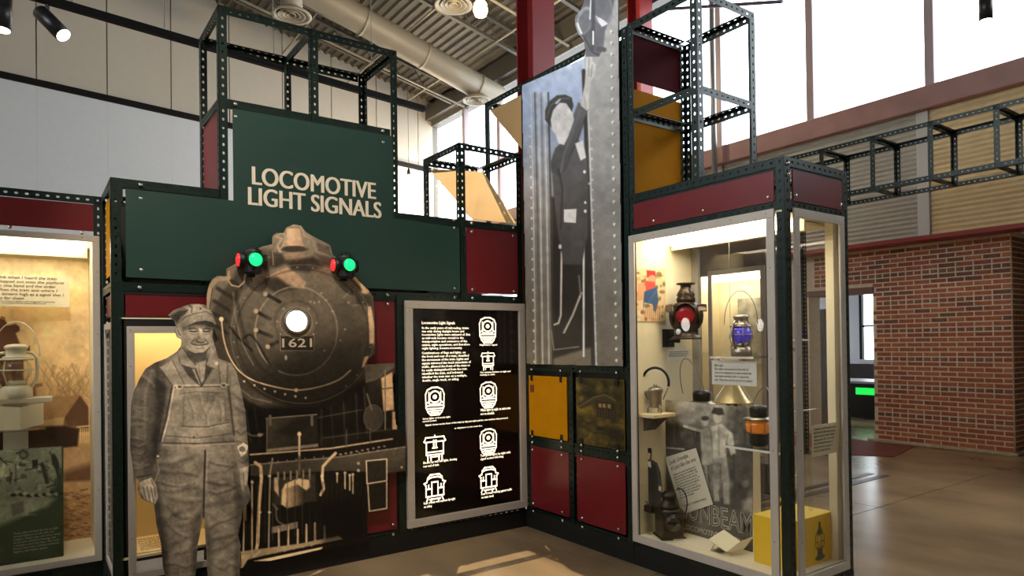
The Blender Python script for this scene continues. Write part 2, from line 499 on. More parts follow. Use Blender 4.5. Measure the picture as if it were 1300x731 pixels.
# --- window wall on the right: brick below, corrugated siding, clerestory
wall_right = struct('wall_right', join(box(XW+.02, XW+.3, FY0, YW, 2.9, 4.70), box(XW-.05, XW+.25, FY0, YW, 8.2, 9.2), box(XW+.06, 7.7, FY0, YW, 2.88, 2.98)), mat('dark_header', (92, 88, 80), .6))
mk('sill_beam', box(XW-.16, XW+.1, FY0, YW, 4.64, 4.95, .01), M_SILL, wall_right)
mk('lintel_beam', box(XW-.28, XW+.06, FY0, YW, 2.83, 2.895, .006), mat('red_flange', (150, 52, 48), .45, var=.1), wall_right)
M_CORG = mat('grey_corrugated', (186, 183, 170), .45, .2, var=.06)
M_CORT = mat('tan_corrugated', (228, 206, 160), .45, .1, var=.06)
MUL = [-.306+1.74*k for k in range(-6, 9)]
def corr(y0, y1, z0, z1, per=.068, amp=.011):
    n = int((z1-z0)/per*8); V = []; Fc = []
    for i in range(n+1):
        z = z0+(z1-z0)*i/n; x = XW-.02+amp*math.cos(2*math.pi*(z-z0)/per)
        V += [(x, y0, z), (x, y1, z)]
    for i in range(n): Fc.append((2*i, 2*i+1, 2*i+3, 2*i+2))
    m = len(V)
    for v in list(V): V.append((XW+.02, v[1], v[2]))
    for i in range(n): Fc.append((m+2*i, m+2*i+2, m+2*i+3, m+2*i+1))
    return V, Fc
ps = [m_-.2 for m_ in MUL if m_ > FY0+1]
posts = [-10.4, -7.0, -3.6, -.19, 3.2, 6.6, 10.0, 13.5]
for a, b in zip(posts[:-1], posts[1:]):
    mk('corrugated_sheet', corr(a+.09, b-.09, 2.9, 4.64), M_CORT if b < 0 else M_CORG, wall_right)
for p in posts:
    mk('siding_post', box(XW-.05, XW+.02, p-.08, p+.08, 2.9, 4.64, .006), mat('grey_post', (196, 193, 186), .45, .1), wall_right)
for i, (a, b) in enumerate(zip(MUL[:-1], MUL[1:])):
    r = bpy.data.objects.new('window_%d' % (i+1), None); COL.objects.link(r); r.location = (XW, (a+b)/2, 4.95)
    WL[r.name] = Vector(r.location); r['kind'] = 'structure'
    mk('mullion', box(XW-.08, XW+.08, a-.06, a+.06, 4.95, 8.2, .01), M_MULL, r)
    if a > 8: mk('transom', box(XW-.03, XW+.03, a+.06, b-.06, 6.3, 6.37), M_MULL, r)
    mk('pane', box(XW-.005, XW+.005, a+.06, b-.06, 4.95, 8.2), M_GLASS, r)
# --- bricks
M_MORTAR = mat('mortar', (222, 204, 174), .9, var=.12, vscale=20)
BR_ = 1.0
brickm = [mat('brick_%d' % i, c, .8, var=.22, vscale=14, bump=.25, bscale=50) for i, c in enumerate(((178, 104, 76), (168, 96, 70), (152, 88, 70), (188, 116, 82), (126, 84, 72), (138, 96, 80)))]
wall_brick = struct('wall_brick', join(box(6.888, 7.5, -1.160, .587, 0, 2.86), box(6.888, 7.2, .587, 1.6, 2.28, 2.86), box(6.888, 7.2, 1.6, 5.0, 0, 2.86), box(7.5, 7.6, FY0, -1.157, 0, 2.9)), M_MORTAR)
mk('footing', join(box(6.76, 6.92, -1.24, .64, 0, .035, .008), box(6.8, 7.5, -1.24, -1.15, 0, .035, .008)), mat('pale_footing', (196, 180, 150), .8, var=.2, vscale=12), wall_brick)
BL, BH, CH = .1975, .052, .0677
bmesh_cache = {}
def brickmesh(L, D, mi):
    k = (round(L, 3), D, mi)
    if k not in bmesh_cache:
        g = box(0, D, 0, L, 0, BH, .003); bmesh_cache[k] = mesh_from('brick', g[0], g[1], brickm[mi])
    return bmesh_cache[k]
cnt = 0; stuffg = {}
allb = []
for c in range(42):
    z = .035+c*CH
    if z+BH > 2.84: break
    hd = (c % 6 == 5)
    yend = .587 if z < 2.28 else 1.5
    step = BL+.016 if not hd else (BL+.016)/2
    y = -1.157+.003; off = 0 if c % 2 == 0 else -(BL+.016)/2
    y += off if not hd else 0
    while y < yend-.03:
        a = max(y, -1.157); b = min(y+step-.016, yend)
        if b-a > .04: allb.append((c, a, b, z))
        y += step
allb.sort(key=lambda t: t[1])
for i, (c, a, b, z) in enumerate(allb):
    mi = rnd.choice([0, 0, 1, 1, 1, 2, 3]) if c % 6 != 5 else rnd.choice([2, 4, 5, 5])
    if c > 24 and rnd.random() < .25: mi = 4
    dx = rnd.uniform(-.003, .003)
    if i < 300:
        inst('brick', brickmesh(b-a, .05, mi), Matrix.Translation((6.885+dx, a, z)), wall_brick)
    else:
        stuffg.setdefault(mi, []).append(box(6.885+dx, 6.93, a, b, z, z+BH, .003))
# side return and wall further right
for c in range(42):
    z = .035+c*CH
    if z+BH > 2.84: break
    xx = 6.885-(0 if c % 2 else .1)
    while xx < 7.5:
        a, b = max(xx, 6.885), min(xx+BL, 7.5)
        if b-a > .03: stuffg.setdefault(rnd.choice([2, 4, 5]), []).append(box(a+(.045 if a == 6.885 else 0), b, -1.164, -1.15, z, z+BH))
        xx += BL+.016
for mi, gs in stuffg.items():
    o = mk('brick_rest', join(*gs), brickm[mi], wall_brick); o['kind'] = 'stuff'
mk('door_lintel', box(6.86, 7.2, .57, 1.62, 2.19, 2.28, .005), mat('dark_lintel', (120, 84, 76), .6), wall_brick)
mk('door_frame', box(7.42, 7.5, -1.45, -1.175, 0, 2.5), mat('maroon_door', (62, 18, 22), .5), wall_brick)
# annex room seen through the opening
wall_annex = struct('wall_annex', join(box(12, 12.2, 0, 2.7, 0, 3), box(12, 12.2, 3.45, 5, 0, 3), box(12, 12.2, 2.7, 3.45, 0, 1.05), box(12, 12.2, 2.7, 3.45, 2.55, 3),
    box(7.2, 12.2, 5, 5.2, 0, .9), box(7.2, 12.2, 5, 5.2, 2.6, 3), box(7.5, 12.2, -.2, 0, 0, 3), box(7.2, 12.2, -.2, 5.2, 3, 3.1)), mat('pale_blue_wall', (206, 214, 226), .7))
r = bpy.data.objects.new('window_20', None); COL.objects.link(r); r.location = (12.1, 3.07, 1.05); WL[r.name] = Vector(r.location); r['kind'] = 'structure'
mk('window_frame', join(box(12.0, 12.1, 2.7, 2.76, 1.05, 2.55), box(12.0, 12.1, 3.39, 3.45, 1.05, 2.55), box(12.03, 12.07, 2.76, 3.39, 1.78, 1.82), box(12.03, 12.07, 3.05, 3.09, 1.05, 2.55)), M_DARKTRIM, r)
mk('pane', box(12.06, 12.07, 2.7, 3.45, 1.05, 2.55), M_GLASS, r)
mk('baseboard_annex', box(11.95, 12, 0, 5, 0, .95), mat('dark_wainscot', (42, 40, 44), .6), wall_annex)
# behind the viewer
wl = struct('wall_left', join(box(FX0-.2, FX0, FY0, YW, 0, 5), box(FX0-.2, FX0, FY0, YW, 8.2, 12.7), box(FX0-.2, FX0, FY0, -5, 5, 8.2), box(FX0-.2, FX0, 4, YW, 5, 8.2)), mat('tan_wall', (150, 138, 120), .7))
r = bpy.data.objects.new('window_21', None); COL.objects.link(r); r.location = (FX0, -.5, 5); WL[r.name] = Vector(r.location); r['kind'] = 'structure'
for y in (-5, -2, 1, 3.91): mk('mullion', box(FX0-.1, FX0, y, y+.09, 5, 8.2), M_MULL, r)
mk('pane', box(FX0-.06, FX0-.05, -5, 4, 5, 8.2), M_GLASS, r)
wn = struct('wall_near', join(box(FX0, 7.6, FY0-.2, FY0, 0, 12.7)), mat('tan_wall', (150, 138, 120), .7))
# --- red columns
def column(p, w, h, label):
    x, y = p
    r = root('steel_column', (x, y, 0), label, 'column')
    c = np.array([math.cos(math.radians(-35)), math.sin(math.radians(-35))]) * 0 + np.array([1, 0])
    mk('flange', box(x-w/2, x+w/2, y-w/2, y-w/2+.025, 0, h), M_STEELR, r)
    mk('flange', box(x-w/2, x+w/2, y+w/2-.025, y+w/2, 0, h), M_STEELR, r)
    mk('web', box(x-.012, x+.012, y-w/2+.025, y+w/2-.025, 0, h), M_STEELR, r)
    mk('base_plate', box(x-w*.7, x+w*.7, y-w*.7, y+w*.7, 0, .03), M_STEELR, r)
column((2.19, 2.62), .36, roofz(2.2)-.6, 'tall red oxide steel column rising behind the train conductor panel')
column((6.42, 4.75), .34, 8.3, 'red steel column beside the clerestory window behind the yellow tower panel')
# --- duct
dz0 = 8.824+.22*(3.3+8)
r = root('air_duct', (2, 10, 8), 'large round pale metal air duct hanging below the roof deck', 'duct')
p0, p1 = np.array([-6, 10, 8.824+.272*9.3]), np.array([8-1.35, 10, 8.824-.272*3.35])
mk('pipe', tube([p0+(p1-p0)*t for t in np.linspace(0, 1, 9)], .31, 20), M_DUCT, r, True)
for t in np.linspace(.1, .95, 8):
    q = p0+(p1-p0)*t; d = (p1-p0)/np.linalg.norm(p1-p0)
    mk('joint_collar', tube([q-d*.03, q+d*.03], .325, 20), M_DUCT, r, True)
def diffuser(c, rr, ztop, label):
    r = root('ceiling_diffuser', c, label, 'vent', 'round ceiling diffusers')
    x, y, z = c
    mk('neck', lathe([(rr*.55, .1), (rr*.55, ztop-z)], c, 20), M_DUCT, r, True)
    mk('rim', lathe([(rr*.6, .14), (rr, .03), (rr, 0), (rr*.86, 0), (rr*.62, .08), (rr*.6, .14)], c, 28), M_DUCT, r, True)
    for q in (.7, .45, .22):
        mk('cone', lathe([(rr*q*.75, .1), (rr*q, .01), (rr*q*.93, .01), (rr*q*.7, .095)], c, 24), M_DUCT, r, True)
diffuser((1.295, 10, 8.60), .42, 9.3, 'round ceiling diffuser above the empty green tower frame')
diffuser((5.985, 10, 7.70), .36, 8.1, 'round diffuser under the duct beside the far window')
diffuser((3.9, 7.6, 8.55), .40, 9.5, 'round diffuser cut off by the top of the picture')
# --- pendant bulbs
M_BULB = mat('warm_bulb', (255, 196, 116), .4, emit=16)
def pendant(c, s, top, label):
    r = root('pendant_lamp', c, label, 'lamp', 'lit pendant bulbs')
    x, y, z = c
    mk('bulb', lathe([(.01*s, -.11*s), (.05*s, -.09*s), (.07*s, -.04*s), (.06*s, .02*s), (.03*s, .06*s)], c, 14), M_BULB, r, True)
    mk('socket', lathe([(.03*s, .05*s), (.035*s, .08*s), (.03*s, .13*s), (.012*s, .18*s)], c, 12), M_BLACK, r, True)
    mk('cord', tube([(x, y, z+.17*s), (x, y, top)], .006, 5), M_BLACK, r)
    L = bpy.data.lights.new('bulb_light', 'POINT'); L.energy = 120*s; L.color = (1, .78, .5); L.shadow_soft_size = .08*s
    lo = bpy.data.objects.new('bulb_light', L); COL.objects.link(lo); lo.parent = r; lo.location = (0, 0, -.25*s)
pendant((3.529, 6, 7.78), 2.0, roofz(3.5)-.1, 'lit pendant bulb hanging high under the roof deck')
pendant((5.668, 13.2, 6.36), 1.6, 9.0, 'small lit bulb beside the far window low on the white wall')
# --- lighting track with spotlights
def spotfix(base, aim, s, label, energy, ang=50, soft=.05, colr=(1, .86, .66)):
    r = root('track_spotlight', base, label, 'spotlight')
    b = np.array(base); d = np.array(aim)-b; d = d/np.linalg.norm(d)
    mk('stem', tube([b, b-np.array([0, 0, .09*s])], .012*s, 6), M_BLACK, r)
    c0 = b-np.array([0, 0, .10*s])-d*.06*s
    mk('lamp_body', tube([c0, c0+d*.20*s], .045*s, 14), mat('spot_black', (24, 24, 24), .4), r, True)
    mk('lens', tube([c0+d*.2*s, c0+d*.204*s], .04*s, 12), mat('spot_lens', (255, 240, 215), .4, emit=6), r, True)
    if energy:
        L = bpy.data.lights.new('spot_beam', 'SPOT'); L.energy = energy; L.spot_size = math.radians(ang); L.spot_blend = .5
        L.color = colr; L.shadow_soft_size = soft
        lo = bpy.data.objects.new('spot_beam', L); COL.objects.link(lo); lo.parent = r
        p = c0+d*.23*s
        lo.matrix_local = Matrix.Translation(Vector(p-b)) @ Vector(d).to_track_quat('-Z', 'Y').to_matrix().to_4x4()
    return r
tr = root('lighting_track', (-1.6, 1.6, 3.98), 'long black lighting track crossing in front of the white wall', 'track')
mk('rail', slab([(-4.6, 1.6, 4.17), (-.056, 1.6, 3.865), (-.056, 1.6, 3.92), (-4.6, 1.6, 4.23)], NY, .05), M_DARKTRIM, tr)
for x in (-3.05, -2.42, -1.55, -.62):
    mk('hanger_wire', tube([(x, 1.58, 4.1), (x, 1.58, roofz(x)-.1)], .004, 4), mat('wire', (120, 116, 108), .5), tr)
spotfix((-3.205, 1.58, 4.09), (-2.6, 1.1, 3.3), 1.25, 'black track spotlight pointing down right at the upper left', 25)
spotfix((-3.47, 1.58, 4.11), (-3.5, 1.5, 3.0), 1.25, 'track spotlight cut off by the left edge of the picture', 15)
spotfix((.63, 1.53, 9.6), (-.7, -1.0, 0), 1.6, 'ceiling spotlight high above the display corner', 3600, 24, .02, (1, .84, .6))
_sp = on_x(np.array(1251.), np.array(-14.), 3.2)
spotfix(tuple(_sp), (_sp[0]-.05, _sp[1], 0), 1.1, 'grey cylinder spotlight at the upper right beneath the roof', 40)
spotfix((-3.6, -3.7, 5.7), (-1.9, 0, 2.2), 1.6, 'added unseen spotlight overhead brightening the locomotive sign', 480, 36, .12, (1, .88, .72))  # unseen lamp added to lift the light on wall A
spotfix((-3.4, -1.9, 5.7), (0, -1.1, 2.75), 1.6, 'added unseen spotlight overhead brightening the conductor photograph', 130, 44, .12, (1, .9, .76))  # second added lamp out of view, brightening wall B
# red floor mat and inlaid steel rails by the brick opening
mk2 = mk('floor_mat', slab([(5.36, .10, .001), (5.62, -.276, .001), (6.7, -.05, .001), (6.74, 1.3, .001), (5.0, 1.3, .001)], Z_, .006), mat('red_mat', (120, 56, 40), .7, var=.15))
tag(mk2, 'flat red painted mat on the floor in front of the brick doorway', 'mat')
for k, dy in enumerate((0, .16)):
    o = mk('floor_rail', box(1.2, 4.33, -.83+dy, -.75+dy, .0005, .004), mat('inlaid_steel', (70, 66, 64), .35, .6))
    tag(o, ('nearer' if k == 0 else 'farther')+' of two dark steel rails let into the floor right of the glass case', 'rail', 'rails in the floor')
# pipe and bar by the clerestory
o = mk('standpipe', tube([(6.5, 3.10, 3.0), (6.5, 3.10, 9.0)], .05, 12), mat('grey_pipe', (150, 150, 150), .35, .5), None, True)
tag(o, 'vertical grey pipe in front of the tall clerestory window', 'pipe')
b0 = on_x(886, 9, 3.2); b1 = on_x(993, 2, 3.2)
o = mk('tie_bar', tube([b0+(b0-b1)*.6, b1, ], .02, 8), mat('bar_purple_grey', (96, 84, 98), .4, .4)); tag(o, 'thin horizontal bar across the top of the clerestory window', 'bar')
# overhead slotted-angle truss
r = root('overhead_truss', (4.4, -2.4, 0), 'long box truss of slotted green angle spanning in front of corrugated siding', 'truss')
tz0, tz1, tx0, tx1, ty0, ty1 = 3.165, 3.785, 4.4, 5.0, .55, -6.05
for x, da in ((tx0, X_), (tx1, NX)):
    angle(r, 'chord', (x, ty1, tz1), (x, ty0, tz1), NZ, da); angle(r, 'chord', (x, ty1, tz0), (x, ty0, tz0), Z_, da)
    for k in range(12):
        y = .55-.6*k
        angle(r, 'upright', (x, y, tz0+.003), (x, y, tz1-.003), NY, da)
for k in range(12):
    y = .55-.6*k
    angle(r, 'cross_member', (tx0+.004, y, tz1-.004), (tx1-.004, y, tz1-.004), NZ, NY)
    angle(r, 'cross_member', (tx0+.004, y, tz0+.004), (tx1-.004, y, tz0+.004), Z_, NY)
for x in (tx0, tx1):
    for y in (ty1,):
        angle(r, 'leg', (x, y, 0), (x, y, tz0), Y_, X_ if x == tx0 else NX)
    angle(r, 'leg', (x, .55, 0), (x, .55, tz0), NY, X_ if x == tx0 else NX)
# =================================================================== DISPLAY WALL A (y = 0 plane, faces the viewer)
Z1, Z2, Z3 = 2.492, 3.072, 3.656
D = .588
A = root('display_wall', (-1.5, .3, 0), 'dark green slotted-angle display frame behind the locomotive cutout', 'frame')
# front posts
angle(A, 'post', (-2.943, 0, 0), (-2.943, 0, Z1), X_, Y_)
angle(A, 'post', (-2.943, D, 0), (-2.943, D, Z1), X_, NY)
angle(A, 'post', (-2.352, 0, Z1-.06), (-2.352, 0, Z3), X_, Y_)
angle(A, 'post', (-1.764, 0, Z2-.06), (-1.764, 0, Z3), X_, Y_)
angle(A, 'post', (-1.125, 0, Z1-.09), (-1.125, 0, Z3), NX, Y_)
angle(A, 'post', (-1.150, 0, .0), (-1.150, 0, 1.87), X_, Y_)
angle(A, 'post', (-.602, 0, 1.83), (-.602, 0, Z2), X_, Y_)
angle(A, 'post', (-.004, .004, 0), (-.004, .004, Z2), NX, Y_)
# back posts
for x, dd in ((-2.352, X_), (-1.764, X_), (-1.125, NX)):
    angle(A, 'post', (x, D, 0), (x, D, Z3), dd, NY)
angle(A, 'post', (-.602, D, 0), (-.602, D, Z2), X_, NY)
# rails, front
angle(A, 'rail', (-2.89, .0035, Z1), (-2.30, .0035, Z1), NZ, Y_)
angle(A, 'rail', (-1.18, .0035, Z1-.02), (-.06, .0035, Z1-.02), NZ, Y_)
angle(A, 'rail', (-2.89, .0035, 1.89), (-.06, .0035, 1.89), NZ, Y_)
angle(A, 'rail', (-2.30, .0035, Z2), (-1.18, .0035, Z2), NZ, Y_)
angle(A, 'rail', (-2.30, .0035, Z3), (-1.18, .0035, Z3), NZ, Y_)
angle(A, 'rail', (-.55, .0035, Z2), (-.06, .0035, Z2), NZ, Y_)
angle(A, 'rail', (-2.89, .0035, .165), (-.06, .0035, .165), NZ, Y_)
# rails, back and cross
angle(A, 'rail', (-2.30, D, Z3), (-1.18, D, Z3), NZ, NY)
angle(A, 'rail', (-2.89, D, Z1), (-.06, D, Z1), NZ, NY)
angle(A, 'rail', (-.55, D, Z2), (-.06, D, Z2), NZ, NY)
for x, dd in ((-2.352, X_), (-1.764, X_), (-1.125, NX)):
    angle(A, 'cross_rail', (x, .004, Z3), (x, D-.004, Z3), NZ, dd)
angle(A, 'cross_rail', (-2.352, .004, Z2), (-2.352, D-.004, Z2), NZ, X_)
for x, dd in ((-.602, X_), (-.004, NX)):
    angle(A, 'cross_rail', (x, .004, Z2), (x, D-.004, Z2), NZ, dd)
for z in (Z1, 1.89):
    angle(A, 'cross_rail', (-2.943, .004, z), (-2.943, D-.004, z), NZ, X_)
# black strips added behind the flanges so their holes look dark
mk('hole_blocker', box(-2.94, -2.88, .006, .010, .1, 1.9), M_BLACK, A); mk('hole_blocker', box(-2.94, -2.88, .006, .010, 2.36, Z1-.005), M_BLACK, A)
mk('hole_blocker', box(-2.88, -2.30, .008, .012, Z1-.06, Z1-.004), M_BLACK, A); mk('hole_blocker', box(-1.17, -.06, .008, .012, Z1-.08, Z1-.024), M_BLACK, A)
mk('hole_blocker', box(-2.30, -1.18, .008, .012, Z2-.06, Z2-.004), M_BLACK, A); mk('hole_blocker', box(-2.88, -.03, .008, .012, 1.82, 1.886), M_BLACK, A)
mk('hole_blocker', box(-.66, -.545, .008, .012, 1.82, Z1-.03), M_BLACK, A); mk('hole_blocker', box(-.06, -.008, .008, .012, .1, Z1-.03), M_BLACK, A)
mk('hole_blocker', box(-1.16, -1.08, .008, .012, .1, 1.86), M_BLACK, A)
mk('case_surround', ring('y', .010, -2.90, -1.70, .10, 1.69, .06, .004), M_BLACK, A)
# panels
mk('plinth', box(-2.94, 0, -.002, .02, 0, .14), M_PLINTH, A)
mk('plinth', box(-2.95, -2.93, 0, D, 0, .14), M_PLINTH, A)
def redp(x0, x1, z0, z1, y=.012, m=M_RED):
    return mk('panel', box(x0, x1, y, y+.008, z0, z1), m, A)
redp(-.545, -.055, 1.905, 2.412, -.003)
boltsA(A, [(-.50, 1.93), (-.10, 1.93), (-.50, 2.385), (-.10, 2.385), (-.50, 2.45), (-.10, 2.45), (-.5, 1.865), (-.1, 1.865)])
redp(-2.87, -2.30, 1.683, 1.838); redp(-2.30, -1.15, 1.683, 1.838, .016)
redp(-1.55, -1.152, 1.30, 1.84); redp(-1.55, -1.152, .17, .75)
mk('panel', box(-1.6, -1.1, .03, .04, .1, 1.86), M_BLACK, A)
boltsA(A, [(-1.22, 1.865), (-1.22, 1.80), (-1.20, .21), (-1.20, .14), (-2.80, 1.86), (-2.79, 2.385), (-2.79, 2.465), (-2.79, 1.965), (-2.255, 3.045), (-2.255, 2.965), (-1.245, 3.045), (-1.245, 2.965),
           (-.66, 2.40), (-.66, 2.46), (-.66, 1.935), (-.66, 1.865), (-1.7, .135), (-1.45, .137)])
mk('side_panel', box(-2.340, -2.332, .06, D-.06, Z1+.01, 3.02), M_RED, A)
mk('side_panel', box(-2.925, -2.917, .06, D-.06, 1.95, 2.43), M_YELLOW, A)
mk('side_panel', box(-2.925, -2.917, .06, D-.06, 1.70, 1.83), M_RED, A)
# dark back boards closing the wall
mk('back_board', box(-2.90, -.03, D+.002, D+.012, .1, Z1-.03), M_BLACK, A)
# tan cloth in the open box on the right of the wall
c = mk('canvas_sheet', slab([(-.56, .56, 2.99), (-.05, .50, 3.02), (-.02, .06, 2.50), (-.44, .08, 2.50)], (0, .3, .95), .004), M_CLOTH)
tag(c, 'tan canvas sheet slung across the open box frame above the red panel', 'canvas')
# -------- green title sign
S = root('title_sign', (-1.73, -.01, 1.9), 'dark green stepped title sign reading LOCOMOTIVE LIGHT SIGNALS', 'sign')
o2 = [(-2.868, 1.918), (-.615, 1.905), (-.615, 2.405), (-1.170, 2.425), (-1.170, 3.02), (-2.272, 3.012), (-2.272, 2.428), (-2.868, 2.432)]
mk('board', slab([(x, -.004, z) for x, z in o2], NY, .008), M_GREEN, S)
def lettering(body, x0, x1, z0, z1, parent, m, y, name='lettering', **k):
    g = [text_fit(body, (x0+d+.004, y-.0005*i, z0), X_, Z_, x1-x0-.008, z1-z0, **k) for i, d in enumerate((-.004, -.0013, .0013, .004))]
    return mk(name, join(*g), m, parent)
lettering('LOCOMOTIVE', -2.160, -1.306, 2.545, 2.662, S, M_LETTER, -.0125, res=5, off=.0)
lettering('LIGHT SIGNALS', -2.185, -1.266, 2.412, 2.527, S, M_LETTER, -.0125, res=5, off=.0)
# -------- display case in the lower left of wall A
CA = root('display_case', (-2.4, .3, .14), 'lit display case behind the worker cutout, cream lining', 'display case', 'glass display cases')
mk('case_frame', ring('y', .0, -2.868, -1.75, .16, 1.633, .04, .014), M_FRAME, CA)
mk('side_frame', ring('x', -2.926, .06, D-.06, .16, 1.66, .04, .014), M_FRAME, CA)
mk('glass', box(-2.83, -1.79, -.005, .0, .2, 1.6), M_GLASS, CA)
mk('side_glass', box(-2.925, -2.921, .1, D-.1, .2, 1.62), M_GLASS, CA)
mk('back_panel', box(-2.90, -1.75, .40, .415, .29, 1.68), M_CREAM, CA)
mk('end_panel', box(-1.76, -1.75, .0, .40, .29, 1.68), M_CREAM, CA)
mk('end_panel', box(-2.90, -2.885, .02, .40, .29, 1.68), M_CREAM, CA)
mk('floor_panel', box(-2.90, -1.75, .0, .40, .28, .295), M_CREAM, CA)
mk('light_panel', box(-2.85, -1.80, .06, .34, 1.655, 1.672), mat('warm_diffuser', (255, 214, 150), .5, emit=4), CA)
mk('top_panel', box(-2.90, -1.75, .0, .40, 1.676, 1.684), M_CREAM, CA)
for x, z in ((-2.85, 1.4), (-2.85, 1.61), (-2.6, 1.61), (-2.3, 1.61), (-2.85, .9), (-2.85, .4)): bolt(CA, (x, -.014, z), NY, SCREW, 'screw')
cc = mk('caption_card', slab([(-2.82, .03, .297), (-2.60, .03, .297), (-2.60, .22, .345), (-2.82, .22, .345)], Z_, .004), mat('card_cream', (238, 228, 200), .7))
tag(cc, 'cream caption card lying on the case floor beside the worker cutout', 'card')
g = text_fit('Railroad lantern signals were\ngiven by hand by day and by\nlamp at night. Each motion\nof the lamp told the engine\ncrew what to do next along\nthe line and in the yard.', (-2.80, .05, .3065), X_, np.array([0, .97, .245]), .17, .15, depth=.0006)
mk('print', g, mat('grey_ink', (110, 100, 82), .8), cc)

# =================================================================== LEFT CASE (set back one bay)
LC = root('display_case', (-3.4, .8, .14), 'lit display case with sepia backdrop and white lantern at left edge', 'display case', 'glass display cases')
yl = .61
lx1 = -2.935
angle(LC, 'post', (lx1, yl, 0), (lx1, yl, 2.49), NX, Y_)
angle(LC, 'post', (-4.1, yl, 0), (-4.1, yl, 2.49), X_, Y_)
angle(LC, 'rail', (-4.1, yl, 2.49), (lx1-.004, yl, 2.49), NZ, Y_)
angle(LC, 'rail', (-4.1, yl, .14), (lx1-.004, yl, .14), NZ, Y_)
mk('plinth', box(-4.1, lx1, yl+.01, yl+.02, 0, .14), M_PLINTH, LC)
mk('panel', box(-4.05, -2.965, yl+.004, yl+.012, 2.262, 2.435), M_RED, LC)
mk('case_frame', ring('y', yl, -4.04, -2.955, .145, 2.232, .04, .014), M_FRAME, LC)
mk('glass', box(-4.0, -2.99, yl-.006, yl-.002, .19, 2.2), M_GLASS, LC)
mk('end_panel', box(-2.985, -2.97, yl, 1.1, .18, 2.2), M_CREAM, LC)
mk('end_panel', box(-4.05, -4.03, yl, 1.1, .18, 2.2), M_CREAM, LC)
mk('floor_panel', box(-4.05, -2.97, yl, 1.1, .17, .185), M_CREAM, LC)
mk('back_panel', box(-4.05, -2.97, 1.1, 1.112, .18, 2.25), M_CREAM, LC)
mk('light_panel', box(-4.0, -3.02, yl+.04, yl+.36, 2.16, 2.19), mat('cool_diffuser', (255, 245, 224), .5, emit=3.4), LC)
mk('light_baffle', box(-4.0, -3.0, yl+.37, yl+.38, 2.13, 2.2), M_CREAM, LC)
mk('top_panel', box(-4.05, -2.96, yl, 1.1, 2.2, 2.21), M_CREAM, LC)
for x, z in ((-2.97, 2.0), (-2.97, 1.6), (-2.97, 1.1), (-2.97, .6), (-3.05, 2.215), (-3.35, 2.215)): bolt(LC, (x, yl-.014, z), NY, SCREW, 'screw')
boltsA(LC, [(-3.05, 2.245), (-3.42, 2.25)], yl-.002)

# =================================================================== WALL B (x = 0 plane, faces left)
B = root('display_wall', (.3, -.5, 0), 'dark green slotted-angle frame holding the train conductor photograph', 'frame')
angle(B, 'post', (0, -.004, 0), (0, -.004, Z3), NY, X_)
angle(B, 'post', (0, .545, Z1), (0, .545, Z3), NY, X_)
angle(B, 'post', (D, .545, 0), (D, .545, Z3), NY, NX)
angle(B, 'post', (0, -.555, 0), (0, -.555, 1.34), NY, X_)
angle(B, 'post', (0, -.607, 0), (0, -.607, 1.34), Y_, X_)
angle(B, 'post', (0, -1.222, 0), (0, -1.222, Z3), Y_, X_)
angle(B, 'rail', (.0035, .49, Z3), (.0035, -1.17, Z3), NZ, X_)
angle(B, 'rail', (.0035, .49, Z1), (.0035, -.004, Z1), NZ, X_)
angle(B, 'rail', (.0035, -.06, 1.335), (.0035, -1.17, 1.335), NZ, X_)
angle(B, 'rail', (.0035, -.06, .752), (.0035, -1.17, .752), NZ, X_)
angle(B, 'rail', (.0035, -.06, .70), (.0035, -1.17, .70), NZ, X_)
angle(B, 'rail', (.0035, -.06, .165), (.0035, -1.17, .165), NZ, X_)
angle(B, 'cross_rail', (.004, .545, Z3), (D, .545, Z3), NZ, NY)
mk('plinth', box(-.002, .02, 0, -1.22, 0, .14), M_PLINTH, B)
mk('back_board', box(.03, .04, -.03, -1.2, .1, 3.6), M_BLACK, B)
def panB(y0, y1, z0, z1, m, x=.004, name='panel'):
    return mk(name, box(x-.008, x, y0, y1, z0, z1), m, B)
panB(-.07, -.548, .178, .669, M_RED, .010); panB(-.639, -1.146, .178, .669, M_RED, .010)
panB(-.054, -.535, .757, 1.242, M_YELLOW, .010); panB(-.645, -1.146, .757, 1.242, mat('gold_board', (150, 120, 40), .45), .010)
boltsB(B, [(y, z) for y in (-.10, -.47, -.70, -1.08) for z in (.205, .14, .64, .70, .745, 1.29)], -.001)
for y in (-.10, -.47, -.70, -1.08):
    for z in (1.235, .765):
        mk('clip', box(-.006, .0, y-.014, y+.014, z-.035, z+.035, .002), M_BLACK, B)
mk('emblem', slab(on_x(np.array([673, 678, 678, 673]), np.array([488, 488.5, 498, 497.5]), .0015), NX, .001), mat('emblem_red', (130, 60, 30), .6), B)
c = mk('canvas_sheet', slab([(.03, .50, 3.58), (.03, .03, 3.58), (.03, .03, 3.12)], X_, .004), M_CLOTH)
tag(c, 'tan triangular canvas stretched in the frame left of the train conductor panel', 'canvas')

